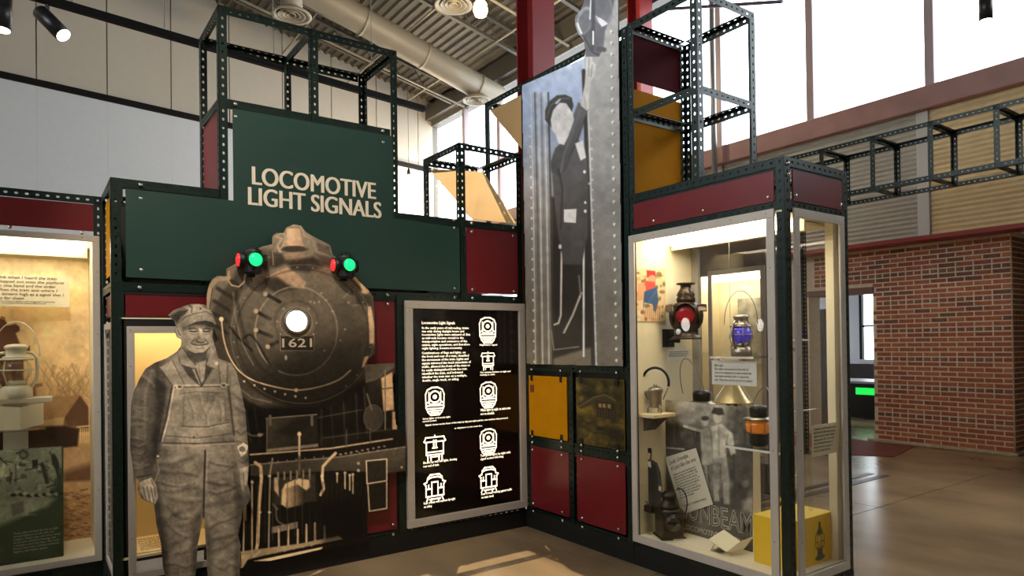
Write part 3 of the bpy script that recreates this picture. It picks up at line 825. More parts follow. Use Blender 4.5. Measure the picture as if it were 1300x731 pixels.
# =================================================================== RIGHT CASE
YC = -2.386; YL = -1.226; XE = .64
RC = root('display_case', (.32, -1.8, 0), 'glazed display case of railroad lanterns with red header, at right', 'display case', 'glass display cases')
ZT = 2.499
angle(RC, 'post', (0, YC, 0), (0, YC, ZT), Y_, X_)
angle(RC, 'post', (XE, YC, 0), (XE, YC, ZT), NX, Y_)
angle(RC, 'post', (XE, YL, 0), (XE, YL, ZT), NX, NY)
angle(RC, 'post', (0, YL-.001, 0), (0, YL-.001, ZT), NY, X_)
for z, dz in ((ZT, NZ), (2.215, Z_), (.16, NZ)):
    angle(RC, 'rail', (0, YL-.05, z), (0, YC+.05, z), dz, X_)
    angle(RC, 'rail', (.05, YC, z), (XE-.05, YC, z), dz, Y_)
    angle(RC, 'rail', (XE, YL-.05, z), (XE, YC+.05, z), dz, NX)
angle(RC, 'rail', (.05, YL-.002, ZT), (XE-.05, YL-.002, ZT), NZ, NY)
mk('hole_blocker', box(.005, .009, YC+.055, YC+.004, .1, ZT-.01), M_BLACK, RC); mk('hole_blocker', box(.004, .06, YC+.005, YC+.009, .1, ZT-.01), M_BLACK, RC)  # added black strips keep the lit interior from showing through the holes
mk('hole_blocker', box(XE-.055, XE-.004, YC+.005, YC+.009, .1, ZT-.01), M_BLACK, RC); mk('hole_blocker', box(.006, .010, YL-.055, YC+.05, 2.20, 2.27), M_BLACK, RC)
mk('hole_blocker', box(.05, XE-.05, YC+.006, YC+.010, 2.20, 2.27), M_BLACK, RC); mk('hole_blocker', box(.006, .010, YL, YC, .08, .17), M_BLACK, RC)
mk('hole_blocker', box(.006, .010, YL-.05, YC+.05, 2.43, ZT-.006), M_BLACK, RC); mk('hole_blocker', box(.05, XE-.05, YC+.006, YC+.010, 2.43, ZT-.006), M_BLACK, RC)
mk('header_panel', box(-.006, .002, YL-.045, YC+.062, 2.262, 2.428), M_RED, RC)
mk('header_panel', box(.07, XE-.07, YC-.006, YC+.002, 2.262, 2.431), M_RED, RC)
mk('plinth', box(-.002, .02, YL, YC, 0, .13), M_PLINTH, RC)
mk('plinth', box(0, XE, YC-.002, YC+.02, 0, .13), M_PLINTH, RC)
mk('case_frame', ring('x', -.002, YL+.001, YC+.058, .16, 2.222, .05, .014), M_FRAME, RC)
mk('case_frame', ring('y', YC-.002, .065, XE-.062, .16, 2.222, .05, .014), M_FRAME, RC)
mk('glass', box(-.006, -.002, YL-.04, YC+.1, .2, 2.18), M_GLASS, RC)
mk('side_glass', box(.11, XE-.11, YC-.006, YC-.002, .2, 2.18), M_GLASS, RC)
mk('end_panel', box(.01, .60, YL-.04, YL-.025, .2, 2.2), M_CREAM, RC)
mk('back_glass', box(.60, .604, YL-.03, YC+.05, .2, 2.18), M_GLASS, RC)
mk('back_stile', box(.53, .60, YC+.03, YC+.08, .2, 2.2), M_CREAM, RC)
mk('back_stile', box(.575, .60, YL-.03, YL-.10, .2, 2.2), mat('grey_stile', (150, 146, 136), .5), RC)
mk('floor_panel', box(.0, .62, YL-.02, YC+.02, .19, .205), M_CREAM, RC)
mk('top_panel', box(.0, .62, YL-.02, YC+.02, 2.2, 2.21), M_CREAM, RC)
mk('light_panel', box(.06, .34, YL-.10, YC+.14, 2.165, 2.195), M_LIGHT, RC)
mk('light_housing', join(box(.345, .36, YL-.06, YC+.10, 2.14, 2.2), box(.36, .60, YL-.06, YC+.10, 2.175, 2.19)), M_CREAM, RC)
for y in (-1.45, -1.75, -2.05, -2.28): bolt(RC, (-.016, y, 2.2), NX, SCREW, 'screw')
for z in (1.9, 1.4, .9, .4): bolt(RC, (-.016, -2.30, z), NX, SCREW, 'screw'); bolt(RC, (.085, YC-.016, z), NY, SCREW, 'screw'); bolt(RC, (XE-.085, YC-.016, z), NY, SCREW, 'screw')
boltsB(RC, [(-1.45, 2.29), (-1.85, 2.29), (-2.29, 2.29)], -.006)
bolt(RC, (.09, YC-.006, 2.29), NY); bolt(RC, (XE-.09, YC-.006, 2.29), NY); bolt(RC, (.03, YC, 2.46), NY); bolt(RC, (.03, YC, 2.40), NY)
# -------- open tower on top of the right case
T = root('frame_tower', (.3, -1.5, ZT), 'open tower of slotted angle standing on the right lantern case', 'frame')
ya, yb, xb = -1.226, -1.815, .588
angle(T, 'post', (0, yb, ZT), (0, yb, 3.665), Y_, X_)
angle(T, 'post', (xb, yb, ZT), (xb, yb, 3.665), NX, Y_)
angle(T, 'post', (xb, ya, ZT), (xb, ya, 3.665), NX, NY)
angle(T, 'post', (0, ya, ZT), (0, ya, 3.665), NY, X_)
for z in (3.665, 3.07):
    angle(T, 'rail', (.0035, ya-.05, z), (.0035, yb+.05, z), NZ, X_)
    angle(T, 'rail', (xb, ya-.05, z), (xb, yb+.05, z), NZ, NX)
    angle(T, 'rail', (.05, yb, z), (xb-.05, yb, z), NZ, Y_)
    angle(T, 'rail', (.05, ya, z), (xb-.05, ya, z), NZ, NY)
mk('panel', box(.05, .555, ya+.006, ya+.014, 2.52, 3.24), M_YELLOW, T)
mk('panel', box(.05, .555, ya+.006, ya+.014, 3.30, 3.64), mat('dark_maroon', (84, 18, 26), .7, spec=.08), T)
# -------- further lit case seen through the back glass
FC = root('display_case', (2.7, -.15, 0), 'distant lit case seen through the glass of the lantern case', 'display case', 'glass display cases')
x2 = 2.5; e0, e1 = -.56, .30
mk('carcass', join(box(x2+.02, x2+.4, e0, e1, 2.19, 2.6), box(x2+.02, x2+.4, e1-.04, e1, 0, 2.2), box(x2+.02, x2+.4, e0, e0+.04, 0, 2.2), box(x2+.02, x2+.4, e0, e1, 0, .3), box(x2+.38, x2+.4, e0, e1, 0, 2.2)), mat('taupe_carcass', (120, 104, 92), .6), FC)
mk('lining', join(box(x2+.35, x2+.37, e0+.04, e1-.04, .3, 2.19), box(x2+.05, x2+.35, e1-.06, e1-.04, .3, 2.19), box(x2+.05, x2+.35, e0+.04, e0+.06, .3, 2.19)), M_CREAM, FC)
mk('case_frame', ring('x', x2+.02, e0, .12, .3, 2.24, .05, .015), M_FRAME, FC)
mk('light_panel', box(x2+.05, x2+.2, e0+.06, .22, 2.13, 2.18), M_LIGHT, FC)
mk('photo_board', box(x2+.32, x2+.34, -.42, -.02, 1.25, 1.95), mat('grey_map', (170, 166, 150), .6, var=.5, vscale=9), FC)
g = slab([(x2+.25, .02, 1.42), (x2+.25, -.04, 1.60), (x2+.25, -.10, 1.46), (x2+.25, -.18, 1.20), (x2+.25, -.11, 1.34), (x2+.25, -.03, 1.50)], NX, .01)
mk('red_arrow', g, mat('arrow_red', (206, 52, 34), .5), FC)
# =================================================================== BACKLIT SIGN
LB = root('lightbox_sign', (-.55, -.01, .165), 'backlit black panel explaining locomotive light signals with train icons', 'sign')
mk('frame', ring('y', -.002, -1.091, -.009, .165, 1.829, .058, .03), M_FRAME, LB)
mk('face', box(-1.04, -.06, -.012, -.006, .215, 1.78), mat('black_acrylic', (24, 17, 14), .12, spec=.5), LB)
for x, z in ((-1.06, 1.75), (-1.06, 1.35), (-1.06, .95), (-1.06, .5), (-.98, 1.80), (-.52, 1.80), (-.10, 1.80), (-.98, .19), (-.52, .19), (-.035, 1.5), (-.035, .45)): bolt(LB, (x, -.032, z), NY, SCREW, 'screw')
M_GLOW = mat('backlit_print', (255, 238, 205), .5, emit=1.5)
yt = -.0135
def lpt(u, v): return on_y(np.array(u, float), np.array(v, float), -.013)
def paraA(body, u0, vtop, vbot, u1, parent, m, name='caption', vr=0):
    a = lpt(u0, vbot); b = lpt(u1, vbot); t = lpt(u0, vtop)
    return mk(name, text_fit(body, (a[0], yt, a[2]), X_, Z_, b[0]-a[0], t[2]-a[2], depth=.0008, res=1), m, parent)
paraA('Locomotive Light Signals', 535.5, 407.5, 412.5, 577.5, LB, M_GLOW, 'heading')
paraA('In the early years of railroading, trains\nran only during daylight hours and\nlocomotive lights were unheard of. But\nas railroads became crucial to the\ntransportation and commerce of the\nnation, night operations, and therefore\nnight lighting, became necessary.', 535.8, 414.5, 444.5, 597, LB, M_GLOW, 'paragraph')
paraA('Combinations of flags and lights, on\nthe front and rear of a train, identified\nthe movement of the train. Lights and\nsignals informed the track attendants of\ntraffic, allowed the front of the train to\nbe easily distinguished from the rear,\nidentified the train, and indicated\nwhether the train was on a multiple,\ndouble, single track, or siding.', 535.8, 446.5, 485.5, 598, LB, M_GLOW, 'paragraph')
for body, u0, v0, v1, u1 in (('Nighttime signal', 609, 436.6, 439.5, 631), ('Car carrying markers at night and\nrunning as extra', 609.5, 471.5, 477.5, 648),
        ('Green lights on front by night,\nsecond section', 536.5, 530.5, 536, 572), ('White lights by night, an extra train\nnot on schedule', 610, 519, 527, 648),
        ('Electric car with two lights, showing\nrear end of train', 537.5, 586, 593.5, 580), ('Two green lights by night with\nsignal section following', 610, 577, 585, 648),
        ('Rear of train with markers by night\non siding', 538, 637.5, 646, 578), ('Rear of train running against traffic\non main track', 611, 625.5, 633, 650)):
    paraA(body, u0, v0, v1, u1, LB, M_GLOW)
# dividing line of small print
a = lpt(540, 541.5); b = lpt(645, 536)
paraA('Signals shown on the front of the train by day and night and the rear markers that protect it', 540, 538.5, 541.5, 645, LB, M_GLOW, 'heading')
paraA('as displayed on the main line', 577, 542.5, 545, 612, LB, M_GLOW, 'heading')
def strokes(polys, wd, fills=()):
    """icon strokes in unit box -> flat ribbons"""
    V = []; Fc = []
    for P in polys:
        P = [np.array(p, float) for p in P]
        for p, q in zip(P[:-1], P[1:]):
            d = q-p; L = np.linalg.norm(d)
            if L < 1e-6: continue
            d /= L; n = np.array([-d[1], d[0]])*wd/2; e = d*wd*.35
            b = len(V); V += [p-e-n, q+e-n, q+e+n, p-e+n]; Fc.append((b, b+1, b+2, b+3))
    for P in fills:
        b = len(V); V += [np.array(p, float) for p in P]; Fc.append(tuple(range(b, b+len(P))))
    return V, Fc
def circ(cx, cy, r, n=14, a0=0, a1=360): return [(cx+r*math.cos(math.radians(a)), cy+r*math.sin(math.radians(a))*.72) for a in np.linspace(a0, a1, n)]
def icon(kind, uc, vc, wpx, hpx):
    if kind == 'loco':
        g = strokes([[(.05, .3), (.03, .75), (.12, .9), (.35, .98), (.65, .98), (.88, .9), (.97, .75), (.95, .3), (.85, .14), (.72, .04), (.28, .04), (.15, .14), (.05, .3)],
                     circ(.5, .66, .27), [(.2, .82), (.2, .5), (.08, .45)], [(.8, .82), (.8, .5), (.92, .45)], [(.1, .36), (.9, .36)], [(.1, .26), (.9, .26)], [(.2, .18), (.8, .18)], [(.3, .11), (.7, .11)], [(.2, .44), (.35, .4), (.65, .4), (.8, .44)]], .05, [circ(.5, .66, .11, 12)])
    elif kind == 'diesel':
        g = strokes([[(.05, .8), (.12, .95), (.88, .95), (.95, .8), (.86, .75), (.86, .3), (.14, .3), (.14, .75), (.05, .8)], [(.14, .4), (.86, .4)], [(.2, .3), (.2, .05)], [(.8, .3), (.8, .05)], [(.3, .22), (.7, .22)], [(.33, .3), (.33, .08)], [(.67, .3), (.67, .08)], [(.4, .55), (.6, .55)], [(.45, .84), (.45, .55)], [(.55, .84), (.55, .55)], [(.14, .78), (.86, .78)], [(.5, .95), (.5, 1.02)]], .05)
    else:
        g = strokes([[(.02, .68), (.14, .72), (.18, .86), (.3, .96), (.7, .96), (.82, .86), (.86, .72), (.98, .68)], [(.02, .68), (.1, .6), (.1, .22), (.9, .22), (.9, .6), (.98, .68)], [(.2, .82), (.35, .87), (.65, .87), (.8, .82)], [(.36, .7), (.36, .22)], [(.64, .7), (.64, .22)], [(.36, .7), (.64, .7)], [(.1, .48), (.36, .48)], [(.64, .48), (.9, .48)], [(.22, .62), (.22, .48)], [(.78, .62), (.78, .48)], [(.2, .22), (.12, .06)], [(.8, .22), (.88, .06)], [(.25, .12), (.75, .12)], [(.33, .12), (.33, .02)], [(.67, .12), (.67, .02)]], .05)
    c = lpt(uc, vc); a = lpt(uc-wpx/2, vc); b = lpt(uc+wpx/2, vc); t = lpt(uc, vc-hpx/2); d = lpt(uc, vc+hpx/2)
    W, H = b[0]-a[0], t[2]-d[2]
    V = [(a[0]+p[0]*W, yt-.0006*(i % 2), d[2]+p[1]*H) for i, p in enumerate(g[0])]
    V = [(a[0]+p[0]*W, yt, d[2]+p[1]*H) for p in g[0]]
    mk('train_icon', (V, g[1]), M_GLOW, LB)
for k, u, v, wd, h in (('loco', 619, 419.5, 22, 34), ('diesel', 619.5, 459, 19, 24), ('loco', 620, 501.5, 22, 34), ('loco', 552, 509.5, 25, 37), ('diesel', 552, 570, 30, 34), ('loco', 620, 561, 22, 34), ('caboose', 552, 619, 28, 37), ('caboose', 620.5, 608.5, 25, 34)):
    icon(k, u, v, wd, h)

# =================================================================== LOCOMOTIVE CUTOUT
yL = -.075
LO = root('locomotive_cutout', (-1.75, yL, .14), 'flat photo cutout of a steam locomotive front numbered 1621', 'cutout')
OUT = [(262.7, 386), (263, 372), (266, 361), (270, 354), (276, 350.5), (288, 351), (288, 341), (297, 336), (306, 330), (316, 322), (323.5, 317.5), (332, 313.5), (345.6, 310), (346.5, 299), (351, 296), (360, 296), (363.6, 289), (373, 285), (382.5, 287), (387.5, 294), (395, 299), (405, 304), (419, 311), (422, 323), (432, 331), (448, 348), (458, 359), (467, 367.5), (473, 376), (475, 400), (475.5, 432), (476, 449), (468, 455), (463, 463), (501, 460.5), (501, 466), (498, 480), (502, 538), (507, 544), (515, 547), (515.5, 597), (494, 600.5), (493, 646), (466, 650), (466, 687), (400, 700), (335, 713), (305, 721), (290, 724), (290, 520), (262, 480)]
cv = Canvas(260, 283, 518, 726, .8, (60, 55, 47))
T_ = lambda g: sep(g)
cv.put((slice(0, cv.h), slice(0, cv.w)), np.ones((cv.h, cv.w)), grad([(285, sep(122)), (350, sep(108)), (420, sep(90)), (470, sep(62)), (515, sep(40)), (560, sep(38)), (620, sep(34)), (720, sep(30))]))
# boiler side ring lit peach on the left
cv.ell(374, 425, 108, 100, sep(78), 2)
cv.poly([(268, 400), (300, 345), (330, 330), (345, 345), (318, 385), (312, 430), (322, 470), (350, 505), (310, 495), (280, 455)], sep(70), 4)
cv.poly([(303, 400), (318, 352), (332, 345), (338, 360), (327, 395), (325, 430), (331, 465), (320, 465), (306, 440)], (168, 140, 112), 7, .9)
cv.poly([(317, 345), (325, 343), (339, 352), (347, 368), (334, 380), (320, 378), (320, 365)], (182, 152, 122), 2, .9)
cv.line([(317, 345), (321, 362), (319, 378), (335, 381)], 1.6, sep(38), .6)
for y0, x0 in ((372, 284), (388, 280), (404, 280), (420, 283), (356, 292)):
    cv.line([(x0-8, y0-6), (x0+14, y0+8)], 4, sep(52), 2)
# smokebox front: big disc
cv.ell(384, 424, 94, 92, grad([(335, sep(112)), (380, sep(98)), (440, sep(78)), (480, sep(52)), (515, sep(36))]), 3)
cv.poly([(338, 352), (352, 344), (365, 338), (378, 348), (388, 358), (386, 366), (368, 364), (352, 352)], (170, 142, 116), 1.5, .9)
cv.poly([(336, 354), (352, 352), (376, 368), (388, 378), (376, 384), (350, 372), (338, 364)], sep(64), 2.5)
cv.poly([(300, 345), (315, 322), (335, 316), (352, 318), (345, 335), (325, 345), (312, 368)], sep(74), 3, .8)
cv.line([(291, 344), (289, 355), (294, 362), (303, 364), (310, 358), (312, 345)], 1.4, (176, 154, 126), .6)
# hinge straps and dogs
cv.ell(376, 420, 52, 56, sep(150), .8, .7, ringw=2.0)
cv.ell(377, 421, 50, 54, grad([(360, sep(106)), (420, sep(92)), (450, sep(72)), (478, sep(44))]), 2, .9)
for (a, b) in (((337, 373), (355, 383)), ((325, 395), (343, 405)), ((325, 419), (345, 427)), ((340, 440), (352, 434))):
    cv.line([a, b], 4.5, sep(44), 1); cv.ell(a[0], a[1], 3, 3, (170, 148, 122), .8)
for q in ((408, 372), (414, 381), (422, 395), (442, 384), (450, 372), (394, 383), (399, 384), (405, 383), (438, 418), (432, 432), (412, 445)):
    cv.ell(q[0], q[1], 1.5, 1.5, sep(150), .6, .8)
cv.line([(436, 378), (444, 370)], 1.6, sep(150), .6, .7); cv.line([(448, 388), (470, 383)], 1.4, sep(140), .6, .6)
# hand rail arc
cv.line(smooth([(281, 405), (284, 430), (291, 452), (303, 470), (320, 482), (345, 490), (376, 495), (405, 491), (430, 482), (445, 470)]), 1.8, (196, 172, 140), .6)
cv.ell(281, 405, 3, 3, (200, 178, 146), .6); cv.ell(376, 495, 2.4, 2.4, (214, 190, 156), .6)
cv.line([(262, 400), (268, 362), (276, 354), (290, 353)], 6, (150, 132, 108), 1.2); cv.line([(266, 392), (270, 366)], 1.4, sep(70), .5)
for k in range(7): cv.ell(310+k*13, 484+k*5.2-k*k*.28, 1.5, 1.5, sep(170), .5)
cv.line([(303, 492), (320, 505), (345, 511)], 1.6, sep(120), .8, .8)
cv.line([(320, 445), (302, 428), (292, 415)], 2.6, sep(40), 1)
# bell
cv.poly([(363, 290), (381, 290), (383, 303), (386, 311), (391, 316), (356, 316), (362, 309), (364, 302)], grad([(356, (140, 116, 96)), (368, (188, 158, 130)), (384, (156, 130, 106)), (391, (104, 88, 74))], 'u'), .8)
cv.ell(373.5, 316, 17, 4, sep(64), .8); cv.line([(364, 291), (367, 286), (380, 286), (385, 292), (386, 299), (394, 303)], 2, (150, 130, 108), .6)
cv.line([(350, 300), (358, 303), (352, 312), (356, 320)], 3, (160, 138, 114), .8); cv.line([(350, 313), (348, 330)], 3, (134, 118, 98), 1)
cv.poly([(361, 322), (380, 320), (395, 326), (378, 330), (362, 330)], (150, 126, 104), 2, .8)
cv.poly([(362, 332), (398, 326), (410, 338), (392, 346), (370, 342)], sep(58), 3)
cv.line([(397, 305), (402, 320), (420, 326)], 1.6, sep(140), .7, .7); cv.poly([(402, 308), (418, 313), (420, 324), (404, 318)], sep(92), 1)
# right side pipes
cv.line([(449, 351), (462, 366)], 5, (196, 164, 130), .8); cv.ell(464, 370, 5, 3, (190, 160, 128), .8)
cv.poly([(467, 389), (471, 389), (475, 412), (475, 436), (469, 436)], (200, 168, 134), .7)
cv.poly([(462, 453), (468, 452), (463, 465), (459, 467)], (200, 168, 134), .7)
cv.poly([(467, 438), (476, 440), (475, 451), (467, 449)], sep(62), .8)
cv.poly([(452, 372), (472, 376), (473, 388), (452, 386)], sep(70), 2)
# head lamp seat and number plate
cv.ell(376, 409, 24, 22, sep(112), 3, .8, ringw=3)
cv.poly([(356, 426), (398.5, 426), (398.5, 445), (356, 445)], sep(52), .6); cv.line([(356, 426), (398.5, 426), (398.5, 445), (356, 445), (356, 426)], 1, sep(118), .5)
cv.ell(363, 454, 1.6, 3, sep(170), .7)
# shadowy middle below the smokebox
cv.poly([(306, 520), (345, 515), (400, 512), (465, 478), (466, 548), (306, 560)], sep(30), 5)
cv.poly([(463, 462), (501, 461), (501, 466), (478, 482), (464, 486)], sep(92), .7)
cv.poly([(498, 472), (500, 520), (487, 522), (484, 480)], (196, 164, 126), 1); cv.line([(482, 494), (499, 492)], 1.2, sep(60), .5)
cv.line([(489, 470), (489, 545)], 1.8, sep(120), .6); cv.line([(499, 474), (503, 540)], 1.6, sep(110), .6)
cv.ell(474, 530, 12, 16, sep(66), 1.5); cv.ell(474, 530, 12, 16, sep(110), .6, .6, ringw=1)
cv.line([(466, 500), (472, 520)], 2, sep(100), .8); cv.poly([(498, 522), (505, 524), (504, 545), (498, 545)], (190, 156, 120), .8)
# air tank box
cv.poly([(338, 531), (402, 526), (404, 563), (338, 570)], grad([(338, sep(64)), (370, sep(52)), (404, sep(44))], 'u'), .8)
cv.poly([(338, 570), (404, 563), (404, 567), (338, 574)], sep(120), .6); cv.line([(338, 531), (402, 526)], 1.4, sep(110), .5); cv.line([(339, 531), (339, 570)], 1.4, sep(96), .5)
cv.poly([(350, 548), (372, 556), (400, 535), (400, 530), (380, 530)], sep(38), 3, .7)
for x in (343, 396): cv.line([(x, 528), (x, 539)], 3.5, sep(90), .6)
# running board / pilot beam
cv.line([(318, 577), (420, 569), (498, 557)], 2, (176, 156, 128), .6)
cv.poly([(318, 590), (430, 580), (515, 567), (515, 598), (494, 600), (430, 597), (318, 604)], grad([(570, sep(84)), (598, sep(66))]), .8)
cv.line([(318, 590), (430, 580), (515, 567)], 1.5, sep(140), .5, .8)
for i in range(10): cv.ell(425+i*7, 578-i*1.3, 1.6, 1.2, sep(150), .5, .8)
cv.line([(380, 549), (380, 580)], 2.6, (184, 162, 130), .6); cv.ell(380, 551, 2.6, 2.6, (200, 176, 142), .5)
cv.line([(380, 580), (380, 602)], 3, sep(96), .8)
# coupler
cv.poly([(347, 607), (400, 601), (402, 636), (348, 642)], sep(58), 1.2)
cv.poly([(358, 622), (362, 614), (378, 607), (393, 609), (394, 618), (388, 623), (378, 616), (364, 624), (363, 644), (357, 640)], (196, 170, 134), 1)
cv.poly([(362, 620), (378, 615), (388, 622), (386, 640), (364, 645)], grad([(362, (170, 146, 114)), (375, (120, 104, 84)), (388, sep(44))], 'u'), 1)
cv.poly([(348, 606), (353, 606), (354, 630), (348, 622)], (168, 146, 116), .8)
for i in range(6): cv.line([(353+i*8, 600-i*.8), (353+i*8, 608)], 2.4, sep(120), .6)
# hoses and rods
for P, wdt, c in (([(324, 587), (331, 592), (332, 606), (329, 640), (327, 690), (325, 700)], 4, (190, 164, 130)), ([(346, 582), (343, 600), (342, 640), (341, 699)], 2.2, sep(128)),
                  ([(426, 575), (419, 582), (410, 592), (409, 606), (411, 620), (407, 628)], 3.4, (196, 170, 136)), ([(320, 610), (320, 700)], 2, (170, 148, 118)), ([(310, 640), (309, 700)], 2, (170, 148, 118)),
                  ([(312, 642), (312, 660)], 1.6, sep(150)), ([(347, 640), (352, 646)], 3, sep(90))):
    cv.line(P, wdt, c, .6)
cv.poly([(345, 669), (378, 662), (378, 670), (345, 677)], sep(116), .6)
for i, (x, a, b) in enumerate(((354, 672, 698), (366, 668, 696), (378, 672, 693), (389, 666, 691), (400, 664, 689), (412, 668, 686))):
    cv.line([(x, a), (x, b)], 2.6, (172, 150, 118), .6); cv.line([(x, b), (x-5, b+3)], 2.4, (172, 150, 118), .6)
for x, a, b in ((428, 601, 612), (438, 600, 620), (444, 603, 622), (448, 602, 626)):
    cv.line([(x, a), (x, b)], 1.8, (176, 156, 124), .6); cv.ell(x, a, 1.8, 1.6, sep(160), .5)
for i in range(14): cv.line([(404+i*6.2, 612), (400+i*5.4, 684)], 1.4, sep(46), 1.2, .7)
cv.ell(455, 597, 2, 2, sep(150), .5); cv.ell(455, 588, 2, 2, sep(140), .5); cv.ell(510, 593, 1.6, 1.6, sep(160), .5)
cv.poly([(305, 700), (380, 690), (430, 680), (435, 684), (335, 705), (308, 712)], (150, 132, 104), .8)
cv.poly([(322, 712), (380, 700), (410, 694), (408, 697), (345, 712)], (206, 180, 144), .6)
cv.poly([(306, 704), (318, 704), (308, 721), (305, 722)], (170, 148, 116), .6)
# steps at the right
cv.poly([(465, 584), (491, 582), (491, 612), (466, 616)], sep(52), .6); cv.line([(465, 585), (491, 582.5), (491, 610), (466, 614), (465, 585)], 1.6, (190, 172, 144), .5)
cv.poly([(467, 616), (490, 612), (491, 645), (469, 650)], sep(44), .6); cv.line([(467, 616), (469, 649), (491, 645), (491, 612)], 1.6, (184, 166, 140), .5)
# rim of rivets, seams and soft light over the smokebox
cv.ell(384, 424, 91, 88, sep(132), .8, .45, ringw=1.2); cv.ell(384, 424, 84, 82, sep(46), 1.2, .5, ringw=1.6)
for k in range(40):
    an = math.radians(-200+k*6.6)
    if k % 2 == 0: cv.ell(384+87.5*math.cos(an), 424+85*math.sin(an), 1.1, 1.1, sep(150), .5, .6)
cv.poly([(384, 440), (470, 420), (472, 470), (440, 505), (395, 512), (350, 500), (352, 470)], sep(34), 16, .5)
cv.poly([(350, 440), (336, 420), (336, 395), (345, 378), (352, 392), (350, 420)], sep(128), 7, .4)
cv.poly([(395, 340), (425, 350), (445, 375), (430, 380), (405, 360)], sep(128), 9, .35)
cv.line(smooth([(300, 370), (304, 400), (312, 430), (328, 462), (352, 484)]), 3, sep(44), 2, .6)
cv.line(smooth([(296, 372), (299, 402), (308, 436), (322, 464)]), 1.2, sep(150), .8, .5)
cv.line(smooth([(310, 352), (318, 338), (334, 328), (352, 326)]), 1.4, sep(160), .7, .6)
cv.line(smooth([(309, 430), (318, 425), (330, 440), (342, 462), (352, 470)]), 2.4, sep(36), 1, .8)
cv.ell(376, 409, 20.5, 19.5, sep(150), .8, .7, ringw=1.2); cv.ell(376, 408, 27, 26, sep(66), 2, .5, ringw=2)
for x, y in ((356, 424), (398, 424), (360, 392), (392, 392), (352, 408), (402, 410)): cv.ell(x, y, 1.2, 1.2, sep(160), .5, .8)
# bell yoke and stack casting
cv.line(smooth([(352, 300), (358, 296), (362, 300), (360, 310), (354, 318)]), 2.2, sep(150), .7, .8); cv.line(smooth([(388, 296), (392, 304), (388, 314)]), 2, sep(120), .7, .8)
cv.poly([(346, 320), (358, 322), (362, 334), (350, 340), (340, 336)], sep(58), 2, .8); cv.line([(346, 318), (347, 336)], 1.2, sep(160), .6, .7)
cv.poly([(400, 322), (420, 326), (428, 338), (408, 336)], sep(66), 3, .7)
# depth between the smokebox and the pilot beam
for x0, y0, x1, y1, g in ((312, 520, 318, 560, 66), (322, 512, 330, 565, 52), (408, 520, 408, 565, 60), (420, 516, 424, 566, 50), (436, 510, 438, 562, 58), (452, 500, 454, 556, 62), (462, 492, 466, 550, 70)):
    cv.line([(x0, y0), (x1, y1)], 2, sep(g), 1, .7)
cv.line(smooth([(310, 548), (322, 553), (334, 551)]), 2.4, sep(110), .8, .7); cv.ell(330, 552, 3, 2.4, sep(150), .7, .7); cv.line([(404, 530), (460, 520)], 1.4, sep(78), .7, .7)
cv.line([(410, 556), (495, 545)], 1.4, sep(84), .7, .7); cv.line([(440, 545), (440, 568)], 1.6, sep(96), .6, .7); cv.line([(470, 545), (470, 562)], 1.6, sep(96), .6, .7)
for i in range(16): cv.ell(330+i*11.5, 588-i*1.25, .9, .9, sep(160), .4, .7)
# pilot slats and hoses low down
for i in range(9): cv.line([(318+i*9.4, 612-i*.8), (318+i*9.4, 692-i*2)], 1.1, sep(74 if i % 2 else 56), .7, .7)
cv.line(smooth([(350, 645), (352, 660), (360, 666)]), 2.2, sep(110), .7, .7); cv.line([(330, 700), (322, 706)], 3, sep(170), .7, .8)
cv.poly([(404, 640), (460, 632), (462, 684), (410, 690)], sep(26), 6, .6)
for x, y in ((331, 604), (342, 604), (320, 612), (409, 604), (330, 650), (342, 650)): cv.ell(x, y, 2.2, 1.6, sep(190), .5, .8)
cv.shade(cv.noise(60, .06, 3)+cv.noise(4, .035, 5, oct=2))
cv.img = np.clip(88+(cv.img-88)*1.28, 8, 250)
cv.setmask(OUT)
prj = lambda U, V: on_y(U, V, yL)
cv.build('photo_print', prj, M_PRINTM, LO, 1.5)
ob = [on_y(np.array(u, float), np.array(v, float), yL+.001) for u, v in OUT]
mk('board', slab(ob, Y_, .012), mat('cutout_board', (60, 52, 44), .6), LO)
mk('standoff', join(*[box(x-.02, x+.02, yL+.013, .012, z-.02, z+.02) for x, z in ((-2.0, 1.3), (-1.6, 1.3), (-1.9, .5), (-1.5, .6), (-1.9, 1.95))]), M_BLACK, LO)
# plate number
a = on_y(np.array(358.), np.array(441.), yL); b = on_y(np.array(396.), np.array(441.), yL); t = on_y(np.array(358.), np.array(429.5), yL)
mk('number', text_fit('1621', (a[0], yL-.002, a[2]), X_, Z_, b[0]-a[0], t[2]-a[2], depth=.0015, off=.01), mat('number_cream', (214, 200, 172), .6), LO)
# headlight
HL = root('headlight', (-1.92, yL, 1.63), 'bright round headlight set in the smokebox of the locomotive cutout', 'lamp')
hc = on_y(np.array(376.), np.array(407.5), yL)
mk('rim', lathe([(.083, 0), (.083, -.02), (.073, -.025), (.068, -.012)], hc, 32, 'y'), mat('headlamp_rim', (150, 140, 124), .35, .5), HL, True)
mk('lens', lathe([(.070, -.002), (.066, -.014), (.04, -.020), (.005, -.022)], hc, 32, 'y'), mat('headlamp_lens', (255, 250, 238), .3, emit=9), HL, True)
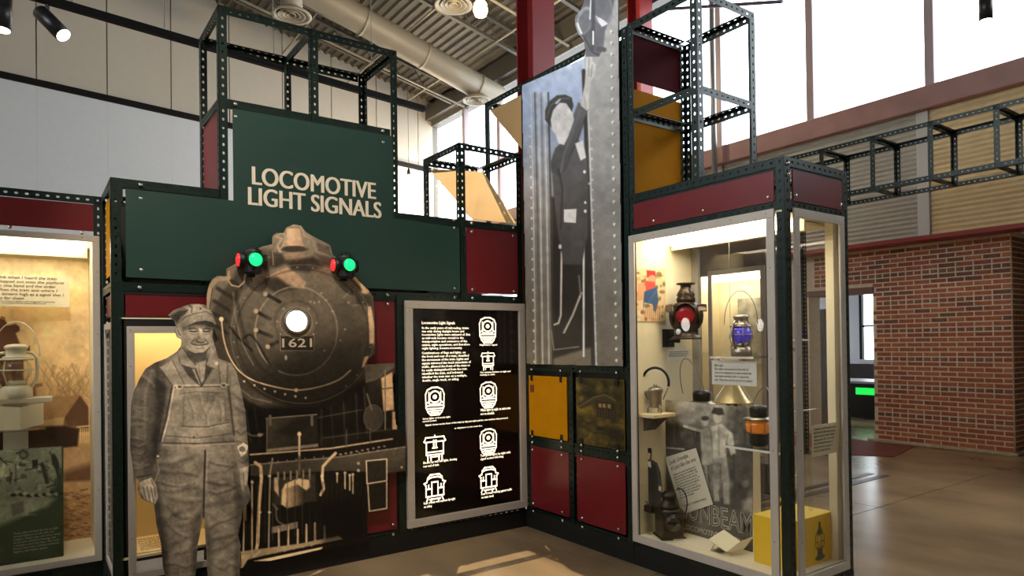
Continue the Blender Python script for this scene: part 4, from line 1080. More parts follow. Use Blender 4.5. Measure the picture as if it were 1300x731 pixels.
# marker lamps
M_GRN = mat('green_lens', (20, 235, 110), .3, emit=1.6)
M_RDL = mat('red_lens', (235, 40, 40), .3, emit=1.2)
def marker(u, v, label):
    c = on_y(np.array(float(u)), np.array(float(v)), yL-.09)
    r = root('marker_lamp', tuple(c+np.array([0, .05, -.09])), label, 'lamp', 'marker lamps on the locomotive cutout')
    x, y, z = c
    mk('body', join(lathe([(.045, -.085), (.056, -.075), (.056, .05), (.05, .065), (.02, .075)], (x, y+.03, z), 16)), M_BLACK, r, False)
    mk('cap', lathe([(.035, .07), (.035, .082), (.02, .088)], (x, y+.03, z), 12), M_BLACK, r)
    mk('front_hood', lathe([(.050, .0), (.050, -.045), (.043, -.045), (.043, -.02)], (x, y, z), 20, 'y'), M_BLACK, r, True)
    mk('green_lens', lathe([(.042, -.02), (.040, -.034), (.02, -.042), (.003, -.044)], (x, y, z), 20, 'y'), M_GRN, r, True)
    mk('side_hood', lathe([(.050, -.03), (.050, -.085), (.043, -.085), (.043, -.06)], (x, y+.04, z), 20, 'x'), M_BLACK, r, True)
    mk('red_lens', lathe([(.042, -.06), (.040, -.088), (.02, -.096), (.003, -.098)], (x, y+.04, z), 20, 'x'), M_RDL, r, True)
    mk('hood', lathe([(.045, .03), (.045, .08), (.038, .08)], (x, y+.04, z), 16, 'x'), M_BLACK, r)
    mk('bracket', box(x-.02, x+.02, y+.06, yL-.001, z-.10, z-.03), M_BLACK, r)
marker(322.8, 329.8, 'left of two marker lamps on the locomotive cutout, green front lens')
marker(441.3, 336.6, 'right of two marker lamps on the locomotive cutout, green front lens')

# =================================================================== WORKER CUTOUT
yM = -.16
MN = root('worker_cutout', (-2.56, yM, 0), 'life-size photo cutout of a worker in cap and bib overalls', 'cutout')
MO = [(213.6, 400), (219.4, 394.4), (228, 391), (236.6, 387.7), (242, 385.8), (252, 386), (259.6, 387), (264.4, 391.5), (269, 397), (271.5, 403), (274.4, 410.7), (270, 415.4), (269.5, 428), (273, 441), (277, 454.7), (294, 461.4), (300, 472), (305.6, 495), (311, 520), (314, 555), (316, 592), (314, 613), (319, 631), (314, 640), (308, 644), (306, 660), (302, 679), (305, 691), (304, 731), (303, 757), (308, 766), (306, 774), (262, 776), (266, 757), (264, 731), (260, 661), (258, 655), (251, 691), (248, 731), (246, 758), (240, 780), (206, 784), (204, 778), (212, 764), (210, 731), (207, 719), (205, 691), (199, 667), (196, 640), (186, 636), (179.7, 632.5), (175, 622), (176.6, 611), (170.6, 604), (165.5, 570), (166, 540), (166.7, 514), (169.6, 499), (177, 481.5), (185, 468), (196.4, 460.5), (211.7, 454.7), (225, 446), (230, 439.4), (231, 431), (225, 428), (222, 419), (224, 414.5), (222, 408)]
cv = Canvas(163, 383, 321, 787, .55, sep(112))
full = (slice(0, cv.h), slice(0, cv.w))
rs = np.random.RandomState(7)
def fold(P, wd, hi=1, k=.6):
    """a cloth fold: dark crease with a lit ridge beside it"""
    P = [(x+rs.randn()*1.5, y+rs.randn()*1.8) for x, y in P]; wd = wd*(.7+rs.rand()*.7); k = k*(.6+.5*rs.rand())
    cv.line(P, wd, sep(58), wd*.8, k)
    cv.line([(x-.5, y-wd*1.05*hi) for x, y in P], wd*.8, sep(170), wd*.8, k*.7)
cv.put(full, np.ones((cv.h, cv.w)), grad([(163, sep(84)), (195, sep(104)), (225, sep(130)), (270, sep(134)), (300, sep(112)), (320, sep(84))], 'u'))
# sleeves
cv.poly([(163, 614), (164, 520), (177, 480), (196, 459), (216, 455), (212, 490), (204, 540), (197, 580), (192, 608)], grad([(163, sep(62)), (174, sep(112)), (186, sep(92)), (200, sep(70)), (214, sep(110))], 'u'), 1.5)
cv.poly([(282, 458), (296, 461), (306, 492), (312, 525), (317, 604), (302, 598), (297, 560), (290, 515)], grad([(284, sep(124)), (300, sep(140)), (310, sep(120)), (317, sep(78))], 'u'), 1.5)
for i, (x, y, dx, dy) in enumerate(((168, 500, 14, 9), (170, 516, 16, 4), (167, 532, 18, 3), (168, 544, 16, -2), (167, 556, 17, 2), (167, 566, 18, 4), (168, 577, 16, -3), (169, 588, 18, 2), (171, 598, 18, -4), (182, 478, 14, 14), (190, 466, 14, 20))):
    fold([(x, y), (x+dx*.5, y+dy*.5+2), (x+dx, y+dy)], 2.2)
for x, y, dx, dy in ((296, 480, 8, 10), (298, 500, 9, 8), (300, 520, 11, 3), (300, 534, 13, 6), (301, 548, 13, -2), (302, 558, 12, 3), (303, 584, 12, 3)):
    fold([(x, y), (x+dx*.5, y+dy*.5+1.5), (x+dx, y+dy)], 2.0)
cv.poly([(198, 478), (212, 492), (206, 545), (198, 588), (193, 560), (199, 520)], sep(50), 3, .8)
cv.line([(193, 470), (184, 500), (184, 560)], 3, sep(150), 2.4, .5)
# bib, straps, waist
cv.poly([(221, 489), (290, 488), (297, 552), (297, 576), (203, 576), (212, 548)], grad([(205, sep(126)), (225, sep(146)), (260, sep(152)), (297, sep(120))], 'u'), .8)
cv.poly([(203, 466), (219, 457), (234, 488), (222, 492)], sep(148), .8); cv.line([(203, 468), (221, 492)], 1.2, sep(80), .6); cv.line([(219, 458), (233, 486)], 1.2, sep(84), .6)
cv.poly([(277, 456), (289, 462), (288, 490), (279, 488)], sep(146), .8); cv.line([(277, 458), (280, 488)], 1.1, sep(82), .6); cv.line([(289, 464), (288, 490)], 1.1, sep(82), .6)
cv.line([(221, 490), (214, 530), (206, 560)], 2.2, sep(186), .6); cv.line([(218, 492), (211, 530), (203, 560)], 2.4, sep(46), 1, .8)
cv.line([(290, 490), (297, 552)], 2.4, sep(58), 1, .8)
cv.line([(222, 489.2), (290, 488.2)], 2.2, sep(178), .5); cv.line([(222, 491.6), (290, 490.4)], 1.1, sep(84), .5)
cv.line([(228, 500), (250, 497), (283, 499)], 1, sep(96), .6); cv.line([(234, 498), (232, 540)], 1, sep(104), .7); cv.line([(284, 498), (288, 536)], 1, sep(104), .7)
cv.line([(230, 541), (260, 542), (291, 536)], 1.4, sep(92), .6); cv.line([(230, 543), (260, 544), (291, 538)], 1.2, sep(172), .6, .7)
cv.line([(210, 553), (250, 556), (296, 550)], 1.2, sep(88), .6); cv.line([(206, 562), (250, 563), (297, 560)], 1.6, sep(74), .6); cv.line([(206, 565), (250, 566), (297, 563)], 1.6, sep(172), .7, .8)
cv.ell(228, 491, 4.4, 3.2, sep(196), .6); cv.ell(228, 491, 2.6, 1.8, sep(90), .5); cv.ell(284, 489, 4.4, 3.2, sep(196), .6); cv.ell(284, 489, 2.6, 1.8, sep(90), .5); cv.ell(246, 555, 1.8, 1.8, sep(84), .5)
for x0, y0, x1, y1 in ((238, 505, 246, 534), (252, 500, 256, 530), (264, 500, 258, 520), (258, 520, 262, 538), (272, 504, 264, 524), (278, 510, 280, 534)):
    cv.line([(x0, y0), ((x0+x1)/2+2, (y0+y1)/2), (x1, y1)], 2.2, sep(112), 1.8, .7); cv.line([(x0+2.4, y0), ((x0+x1)/2+4.4, (y0+y1)/2), (x1+2, y1)], 1.8, sep(176), 1.5, .55)
# collar and shirt
cv.poly([(228, 440), (240, 452), (262, 457), (270, 440), (277, 456), (269, 470), (256, 492), (240, 478), (227, 458)], sep(70), .9)
cv.poly([(241, 461), (262, 457), (259, 482), (254, 489), (249, 480)], sep(170), .9); cv.line([(252, 462), (255, 486)], .9, sep(120), .6)
cv.poly([(226, 446), (232, 439), (241, 453), (249, 462), (247, 468), (230, 463)], sep(146), .7); cv.line([(232, 441), (241, 455), (249, 463)], 1.2, sep(64), .6); cv.line([(230, 463), (246, 468)], 1.2, sep(70), .6)
cv.poly([(269, 440), (278, 456), (272, 468), (261, 464), (264, 455)], sep(142), .7); cv.line([(264, 455), (261, 464), (272, 468)], 1.2, sep(70), .6); cv.ell(275, 461, 2.4, 2.4, sep(190), .5)
cv.line([(248, 468), (256, 490)], 1.6, sep(60), .8)
# neck, face
cv.poly([(236, 442), (264, 442), (262, 456), (250, 461), (238, 453)], sep(84), 1.2)
cv.poly([(231, 414), (270.6, 414), (270, 428), (265.7, 441), (259, 447.4), (247, 448.5), (238, 445), (231.5, 434)], grad([(229, sep(128)), (238, sep(158)), (250, sep(178)), (262, sep(176)), (268, sep(148)), (271, sep(120))], 'u'), .8)
cv.poly([(223, 418), (228, 414), (231.5, 420), (231.5, 429), (226, 428.6)], sep(158), .6); cv.line([(225.5, 419), (228.5, 425)], 1.2, sep(92), .5)
cv.poly([(231, 412), (270, 412), (269, 419), (259, 416.4), (250, 416.4), (238, 418.6), (232, 420)], sep(100), 1.3, .9)
cv.line([(240, 417.8), (246, 416.8), (251.5, 418)], 1.3, sep(62), .6); cv.line([(257, 417.8), (262, 416.8), (267, 418)], 1.3, sep(62), .6)
cv.line([(241.5, 420.4), (246, 421), (251, 420.2)], 1.5, sep(50), .5); cv.line([(257.6, 420.2), (262, 421), (266.4, 420.2)], 1.5, sep(50), .5)
cv.ell(246, 427, 4.6, 3, sep(196), 1.8, .7); cv.ell(264, 427, 3, 3, sep(190), 1.6, .6)
cv.line([(242, 423.6), (247, 424.8), (251, 423.4)], .8, sep(120), .6, .8); cv.line([(258, 423.4), (262, 424.8), (266, 423.2)], .8, sep(120), .6, .8)
cv.line([(255, 420), (256, 426), (256.5, 431)], 3.2, sep(202), 1.2, .8); cv.ell(254.5, 432, 4.4, 2.2, sep(206), .8); cv.line([(252.4, 420), (252, 427), (250, 431)], 1.4, sep(124), .9, .8)
cv.line([(249.6, 433), (252, 434.4), (255, 435), (258.6, 434)], 1.2, sep(78), .5)
cv.line([(248.4, 430.4), (244.8, 432.6), (241.8, 435.6)], 1.3, sep(96), .6); cv.line([(260, 431.4), (262.8, 433), (264.6, 435.6)], 1.3, sep(96), .6)
cv.line([(243.8, 436.4), (248, 437.8), (253, 438.2), (259, 437.6), (263.4, 436.2)], 1.3, sep(66), .5); cv.line([(247, 436), (253, 436.4), (260, 435.8)], 1, sep(150), .5, .7)
cv.line([(249, 441.6), (254, 442.2), (259, 441.4)], 1.4, sep(124), .8, .9); cv.ell(254, 445, 4, 2, sep(180), 1.2, .7); cv.ell(236, 432, 3, 8, sep(134), 2.4, .7)
cv.line([(238, 445), (247, 449), (259, 448), (266, 441)], 1.4, sep(70), .8)
# cap
cv.poly([(213.7, 401.4), (220, 394.5), (236, 386.8), (243.8, 385.6), (246, 393), (236, 399), (228, 406), (224, 413)], sep(112), .6)
cv.poly([(216, 401), (226, 395), (238, 393), (240, 396), (230, 401), (224.5, 410)], sep(66), .9)
cv.poly([(232, 389), (243.8, 385.5), (260, 386.6), (266, 393), (271, 399), (264, 397), (252, 397), (240, 400), (230, 404), (240, 393)], sep(160), .7)
cv.poly([(224.6, 414), (229, 408), (236, 403.6), (248, 398.6), (261, 396.4), (268, 401), (275.6, 413), (268, 408.5), (260, 406.6), (249, 408), (238, 413.6), (230, 415)], grad([(396, sep(176)), (404, sep(168)), (414, sep(140))]), .6)
cv.poly([(237, 413.8), (249, 408.3), (261, 407), (269, 409), (275, 413.4), (268, 415.5), (258, 412.4), (248, 412.4)], sep(58), .7)
cv.line([(226, 411), (236, 402), (248, 397.6), (262, 395.4), (270, 400)], 1, sep(98), .5)
cv.ell(254.5, 391.5, 1.2, 1.2, sep(56), .4); cv.line([(240, 387), (244, 391), (243, 396)], 1.6, sep(80), .7); cv.line([(265, 392), (258, 388.5)], 1.5, sep(96), .8); cv.line([(246, 388), (256, 387.4)], 1.4, sep(184), .8, .7)
# trousers
cv.line([(260.5, 572), (259, 620), (258.4, 658)], 2.4, sep(48), .8); cv.line([(263.4, 574), (262, 620)], 1.6, sep(168), .8, .7)
for x, y, dx, dy in ((206, 588, 38, -6), (204, 600, 46, 3), (203, 611, 40, 6), (206, 622, 46, -4), (214, 632, 42, 4), (212, 645, 30, 14), (222, 650, 30, -10), (208, 660, 28, 22), (230, 668, 22, -16), (214, 690, 26, -8), (224, 704, 24, -16), (212, 716, 30, 4), (216, 736, 28, -8), (214, 752, 28, 4)):
    fold([(x, y), (x+dx*.35, y+dy*.3+2.5), (x+dx*.7, y+dy*.7+2), (x+dx, y+dy)], 2.8)
for x, y, dx, dy in ((264, 586, 34, 4), (264, 600, 36, -6), (266, 612, 34, 5), (264, 626, 36, -8), (266, 640, 36, -10), (264, 654, 30, 12), (268, 668, 32, -14), (266, 686, 34, -6), (270, 700, 32, -14), (268, 718, 34, 2), (270, 738, 30, -6)):
    fold([(x, y), (x+dx*.35, y+dy*.3+2), (x+dx*.7, y+dy*.7+1.5), (x+dx, y+dy)], 2.6)
cv.poly([(196, 600), (205, 640), (212, 690), (214, 762), (206, 762), (202, 690), (194, 640)], sep(52), 4, .8)
cv.poly([(243, 664), (258, 640), (255, 690), (249, 740), (244, 740)], sep(64), 3, .7); cv.poly([(260, 650), (270, 690), (270, 760), (263, 740)], sep(70), 3, .6)
cv.poly([(298, 600), (310, 640), (304, 690), (304, 750), (297, 740), (300, 680)], sep(64), 3, .7)
cv.line([(199, 583), (202, 597), (196, 612)], 1.6, sep(160), .8, .7); cv.ell(200.5, 579, 1.8, 1.5, sep(230), .5)
# hands and watch
cv.poly([(176, 612), (192, 606), (199, 617), (201, 632), (197, 640), (184, 634), (177, 624)], grad([(175, sep(110)), (184, sep(180)), (193, sep(190)), (201, sep(140))], 'u'), .8)
for k in range(3): cv.line([(181.5+k*5, 618), (186+k*4.6, 637)], 1, sep(84), .5)
cv.line([(192, 609), (196, 618), (197.5, 630)], 1.2, sep(92), .6); cv.line([(174, 606), (192, 602)], 2, sep(60), .9)
cv.poly([(301, 567), (309, 561.5), (315.5, 566), (313, 575), (306, 580)], sep(226), .6); cv.ell(307.5, 570, 4, 3.6, sep(120), .6)
cv.poly([(304, 594), (315, 592), (314, 612), (308, 624), (305, 612)], sep(158), .9); cv.line([(309, 600), (310, 620)], 1, sep(92), .6)
cv.poly([(206, 760), (246, 757), (242, 780), (206, 784)], sep(46), 1.5); cv.poly([(264, 756), (303, 756), (308, 770), (262, 776)], sep(46), 1.5)
cv.shade(cv.noise(12, .09, 15, sx=.8, sy=1.2)+cv.noise(22, .05, 12)+cv.noise(3, .05, 13, oct=2))
cv.setmask(MO)
cv.build('photo_print', lambda U, V: on_y(U, V, yM), M_PRINTM, MN, 1.4)
mo = [on_y(np.array(u, float), np.array(v, float), yM+.001) for u, v in MO]
for p in mo: p[2] = max(p[2], .0)
mk('board', slab(mo, Y_, .012), mat('cutout_board', (60, 52, 44), .6), MN)
mk('foot_stand', join(box(-2.68, -2.60, yM+.014, -.01, 0, .10), box(-2.68, -2.60, yM+.014, yM+.04, 0, .6)), M_BLACK, MN)

# =================================================================== CONDUCTOR PANEL (wall B)
xC = -.022
CP = root('conductor_photo', (xC, -.6, 1.338), 'tall grey photo panel of a train conductor reaching up to a lantern', 'panel')
CO = [(663.2, 108.5), (741.5, 74), (744, 62), (741, 50), (734, 42), (730, 30), (731, 20), (738, 12), (742, 2), (745, -10), (750, -34), (783.5, -46), (784, 0), (787, 230), (790.3, 464.5), (669, 461.5)]
cv = Canvas(660, -48, 793, 467, .7, (150, 150, 152))
full = (slice(0, cv.h), slice(0, cv.w))
cv.put(full, np.ones((cv.h, cv.w)), grad([(80, (176, 190, 214)), (150, (150, 166, 196)), (220, (142, 146, 154)), (300, (120, 116, 110)), (380, (112, 104, 92)), (465, (112, 102, 86))]))  # bluish upper tones: sky reflection painted into the grey print
# car side strip at the right
cv.poly([(742, 74), (741, 50), (750, -48), (793, -48), (793, 467), (757, 467), (752, 300), (748, 200)], grad([(-40, (158, 158, 160)), (120, (160, 160, 160)), (260, (132, 130, 126)), (400, (110, 104, 94)), (465, (112, 104, 90))]), .8)
cv.line([(744, 70), (749, 200), (752, 300), (757, 465)], 2, (190, 190, 188), .6); cv.line([(741, 90), (745, 200), (749, 330), (753, 465)], 5, (56, 54, 52), 1)
for i in range(30):
    y = 40+i*14.4; x = 776+(y-40)*.016
    cv.ell(x, y, 1.7, 2.1, (214, 212, 206), .6); cv.ell(x+1.6, y+1.2, 1.2, 1.4, (92, 90, 86), .7, .6)
for i in range(24):
    y = 160+i*13.0; cv.ell(672+(y-110)*.018, y, 1.2, 1.6, (200, 196, 186), .6)
    cv.ell(750.5+(y-160)*.022, y+3, 1.2, 1.6, (196, 192, 182), .6, .8)
# vertical grab rods / door edge at left
for x, c, wd in ((677, 200, 1.6), (682, 84, 2), (686, 190, 2.2), (690, 110, 1.6), (694, 196, 1.8), (699, 60, 2.4)):
    cv.line([(x-3, 118), (x, 250), (x+3, 462)], wd, (c, c*.98, c*.93), .7, .8)
cv.poly([(700, 250), (744, 250), (750, 320), (753, 440), (735, 445), (702, 455)], (44, 41, 37), 2)
cv.line([(713, 320), (712, 400), (709, 410), (704, 412)], 2.4, (196, 188, 172), .7); cv.line([(738, 372), (727, 400), (716, 422)], 2.6, (176, 168, 152), .7); cv.line([(735, 350), (737, 374)], 2, (110, 104, 96), .8)
cv.line([(700, 420), (703, 444), (735, 440)], 1.6, (128, 120, 106), .7)
cv.line([(741, 452), (741, 300), (739, 243), (742, 235), (748, 233)], 2.6, (206, 202, 194), .7)
# coat
cv.poly([(700, 205), (706, 190), (720, 183), (733, 176), (743, 186), (747, 230), (746, 300), (738, 336), (716, 336), (709, 300), (703, 250)], grad([(180, (88, 88, 90)), (260, (78, 76, 76)), (336, (66, 63, 58))]), 1)
cv.poly([(705, 188), (699, 206), (700, 218), (710, 224), (720, 214), (733, 180), (742, 150), (747, 140), (742, 134), (734, 130), (727, 148), (716, 178)], grad([(130, (98, 98, 100)), (220, (70, 70, 72))]), 1)
cv.line([(736, 140), (726, 170), (716, 196), (712, 218)], 3, (112, 112, 114), 1.5, .7); cv.line([(742, 152), (734, 176), (722, 200)], 2, (48, 48, 50), 1.2, .7); cv.line([(709, 215), (714, 240), (712, 290)], 2, (46, 45, 45), 1.4)
for i in range(5): cv.line([(724+i*3, 225), (726+i*3, 325)], 1, (92, 90, 88), 1, .5)
cv.poly([(716, 266), (732, 265), (731, 283), (716, 282)], (212, 210, 206), .6); cv.ell(711, 313, 2, 3, (200, 196, 188), .6)
cv.poly([(730, 182), (740, 178), (744, 200), (737, 204)], (206, 206, 206), .9); cv.ell(742, 218, 1.8, 2.2, (226, 224, 220), .5); cv.ell(743, 268, 1.8, 2.2, (220, 218, 212), .5); cv.ell(743, 257, 1.5, 1.8, (220, 218, 212), .5)
# blank face, cap, hand
cv.poly([(699, 146), (704, 136), (714, 130), (723, 134), (727, 144), (729, 152), (722, 172), (716, 184), (709, 182), (706, 172), (700, 164), (698, 158)], (208, 206, 206), .9)
cv.ell(710, 147, .8, .6, (170, 168, 168), .5); cv.ell(718, 146, .8, .6, (170, 168, 168), .5)
cv.poly([(692, 152), (692, 140), (698, 128), (707, 121), (718, 120), (726, 124), (728, 134), (726, 142), (719, 131), (710, 130), (702, 140), (699, 152), (700, 162)], (66, 65, 66), .8)
cv.line([(706, 131), (711, 126)], 2, (210, 210, 210), .7); cv.line([(694, 150), (699, 134), (710, 125), (722, 125)], 1.4, (104, 104, 106), .8)
cv.poly([(737, 134), (742, 108), (744, 86), (745, 72), (750, 68), (753, 78), (757, 82), (755, 96), (750, 104), (748, 124), (746, 141)], (190, 188, 186), .8)
cv.line([(748, 74), (747, 96)], 1, (140, 138, 136), .6); cv.line([(752, 82), (750, 98)], 1, (140, 138, 136), .6); cv.line([(741, 120), (744, 138)], 2, (150, 148, 146), 1, .6)
# lantern at the top
cv.poly([(731, 20), (738, 12), (742, 0), (748, -40), (784, -46), (782, -10), (776, 20), (768, 40), (766, 62), (760, 72), (744, 72), (740, 48), (734, 42), (730, 30)], (98, 100, 106), .9)
cv.ell(742, 26, 10, 18, (150, 152, 158), .8, rot=14); cv.ell(743, 27, 8, 15, (112, 114, 122), 1.2, rot=14); cv.line([(733, 30), (738, 42)], 2.4, (220, 220, 222), .7)
cv.ell(765, 12, 13, 21, (136, 138, 144), .8, rot=-8); cv.ell(765, 10, 11, 18, (108, 110, 118), 1.4, rot=-8); cv.poly([(756, 20), (764, 34), (772, 30), (764, 24)], (204, 204, 208), .8)
cv.line([(753, -30), (753, 30), (752, 62)], 5, (78, 80, 86), .8); cv.line([(753, 40), (753, 56)], 2, (236, 236, 236), .6); cv.line([(760, 62), (767, 63)], 6, (84, 84, 86), 1)
cv.line([(750, 0), (749, 24)], 1.5, (220, 220, 224), .6); cv.line([(741, 46), (752, 66), (760, 70)], 2, (70, 72, 76), .8)
cv.shade(cv.noise(50, .05, 21)+cv.noise(7, .035, 22))
cv.setmask(CO)
cv.build('photo_print', lambda U, V: on_x(U, V, xC), M_PRINT, CP, 1.55)
co = [on_x(np.array(u, float), np.array(v, float), xC+.001) for u, v in CO]
mk('board', slab(co, X_, .014), mat('panel_board', (70, 68, 66), .5), CP)
# caboose picture on the small gold board
CB = root('caboose_picture', (0, -.9, .76), 'dark gold picture of an old caboose among foliage', 'picture')
cv = Canvas(730, 478, 794, 584, .7, (96, 82, 30))
full = (slice(0, cv.h), slice(0, cv.w))
cv.img *= (1+cv.noise(16, .45, 31, oct=4))[..., None].clip(.3, 2.2)
cv.poly([(730, 520), (750, 508), (770, 500), (784, 510), (778, 516), (755, 518), (736, 528)], (84, 74, 44), 1.4); cv.line([(735, 524), (756, 507), (770, 502), (783, 510)], 1.6, (150, 134, 96), .7)
cv.poly([(757, 512), (783, 514), (783, 540), (758, 538)], (62, 50, 30), 1)
for x in (761, 766.5, 773): cv.poly([(x, 516), (x+4, 516.5), (x+4, 523), (x, 522)], (222, 178, 110), .7)
for i in range(7): cv.line([(758+i*3.7, 526), (758+i*3.7, 538)], .9, (110, 92, 60), .6)
for i in range(40):
    a, b = 733+rs.rand()*58, 540+rs.rand()*42; cv.ell(a, b, 2+rs.rand()*4, 1.5+rs.rand()*3, np.array([1, .82, .34])*(40+rs.rand()*120), 1.2, .6)
yy = np.array([on_x(np.array(730.5), np.array(500.), .0012)[1], on_x(np.array(793.), np.array(500.), .0012)[1]])
def capr(U, V):
    u0, u1, v0, v1 = cv.U.min(), cv.U.max(), cv.V.min(), cv.V.max()
    P = np.zeros(U.shape+(3,)); P[..., 0] = .0012
    P[..., 1] = -.646-(U-u0)/(u1-u0)*.498; P[..., 2] = 1.241-(V-v0)/(v1-v0)*.482
    return P
cv.build('photo_print', capr, M_PRINT, CB, .55)
mk('board', box(.0014, .0019, -1.144, -.646, .759, 1.241), M_BLACK, CB)

# =================================================================== LEFT CASE CONTENTS
ybk = 1.094
BD = root('sepia_backdrop', (-3.4, ybk, .2), 'sepia photo backdrop of a station and trees in the left case', 'backdrop')
cv = Canvas(-60, 300, 124, 720, 1.0, (222, 182, 116))
full = (slice(0, cv.h), slice(0, cv.w))
cv.put(full, np.ones((cv.h, cv.w)), grad([(300, (238, 214, 160)), (400, (226, 190, 128)), (480, (212, 170, 104)), (520, (196, 150, 88)), (720, (150, 104, 56))]))
for i in range(26):
    x0, y0 = 60+rs.rand()*60, 500+rs.rand()*8; P = [(x0, y0)]
    for k in range(4): P.append((P[-1][0]+rs.randn()*7, P[-1][1]-6-rs.rand()*7))
    cv.line(P, 1.3, (150, 112, 62), .7, .6)
cv.poly([(50, 508), (100, 502), (112, 518), (113, 548), (50, 548)], (120, 78, 40), 1); cv.poly([(48, 505), (102, 501), (82, 530), (50, 534)], (164, 118, 66), .8); cv.poly([(82, 530), (102, 502), (112, 516), (112, 540), (86, 540)], (92, 58, 30), .8)
cv.poly([(50, 534), (82, 529), (80, 542), (50, 544)], (196, 156, 96), .8); cv.poly([(38, 542), (80, 540), (100, 545), (98, 566), (38, 570)], (48, 28, 16), 1.5)
for k in range(6): cv.line([(102+k*2.6, 544), (102+k*2.6, 562)], 1, (226, 190, 124), .5)
cv.line([(98, 542), (116, 540)], 1.4, (226, 190, 124), .5)
cv.ell(96, 590, 22, 18, (196, 150, 96), 6); cv.poly([(80, 600), (124, 585), (124, 615), (80, 615)], (110, 70, 40), 5)
cv.poly([(70, 612), (124, 610), (124, 622), (70, 626)], (188, 142, 84), 2)
for i in range(160):
    x, y = 78+rs.rand()*46, 622+rs.rand()*70; cv.line([(x, y), (x+4+rs.rand()*5, y+rs.randn()*2)], 1.5, (206, 154, 90) if rs.rand() < .5 else (104, 66, 34), .8, .7)
cv.poly([(-60, 430), (-20, 402), (6, 405), (10, 413), (20, 411), (25, 415), (25, 420), (20, 423), (27, 441), (38, 439), (38, 446), (30, 450), (30, 505), (-60, 505)], (92, 52, 34), 1.0); cv.poly([(40, 488), (54, 486), (54, 490), (46, 492), (46, 505), (38, 505)], (140, 92, 52), .8); cv.poly([(-60, 540), (100, 545), (98, 566), (38, 572), (-60, 575)], (48, 28, 16), 1.5)
cv.line([(1, 412), (2, 402), (6, 404)], 1.4, (92, 52, 34), .6)
cv.shade(cv.noise(40, .05, 41)+cv.noise(5, .03, 42))
_g = cv.img.mean(2, keepdims=True); cv.img = np.clip((cv.img*.8+_g*.2)*1.06+8, 0, 250)
def pbk(U, V):
    P = on_y(U, V, ybk); P[..., 0] = np.clip(P[..., 0], -4.02, -2.986); P[..., 2] = np.clip(P[..., 2], .19, 2.12); return P
cv.build('photo_print', pbk, M_PRINTM, BD, 1.25)
mk('board', box(-4.02, -2.99, ybk+.001, ybk+.005, .19, 2.12), M_CREAM, BD)
def yplace(u, v, y): return on_y(np.array(float(u)), np.array(float(v)), y)
# text panel
yp = .98
a = yplace(88, 390, yp); t = yplace(88, 352, yp)
TP = root('quote_panel', (a[0]-.3, yp, a[2]), 'cream quotation panel hung high in the left case', 'panel')
mk('board', box(a[0]-.62, a[0], yp, yp+.008, a[2], t[2]), mat('panel_cream', (240, 230, 196), .6), TP)
mk('lettering', text_fit('And you will think when I heard the train\nwas coming, I stepped out onto the platform\nwith a lantern in one hand and the order\nin the other. When the train saw where I\nwas holding the lantern high as a signal that I\nhad a "19" order for them.', (a[0]-.56, yp-.001, a[2]+.045), X_, Z_, .53, .155, depth=.0008, shear=.15), mat('brown_ink', (112, 84, 52), .8), TP)
mk('lettering', text_fit('From the recollections of a station agent and telegraph operator\non the mountain division, recorded many years afterward', (a[0]-.56, yp-.001, a[2]+.016), X_, Z_, .48, .022, depth=.0008), mat('brown_ink', (112, 84, 52), .8), TP)
mk('hanger', join(box(a[0]-.05, a[0]-.03, yp+.008, ybk-.002, t[2]-.06, t[2]-.04), box(a[0]-.55, a[0]-.53, yp+.008, ybk-.002, t[2]-.06, t[2]-.04)), M_CREAM, TP)
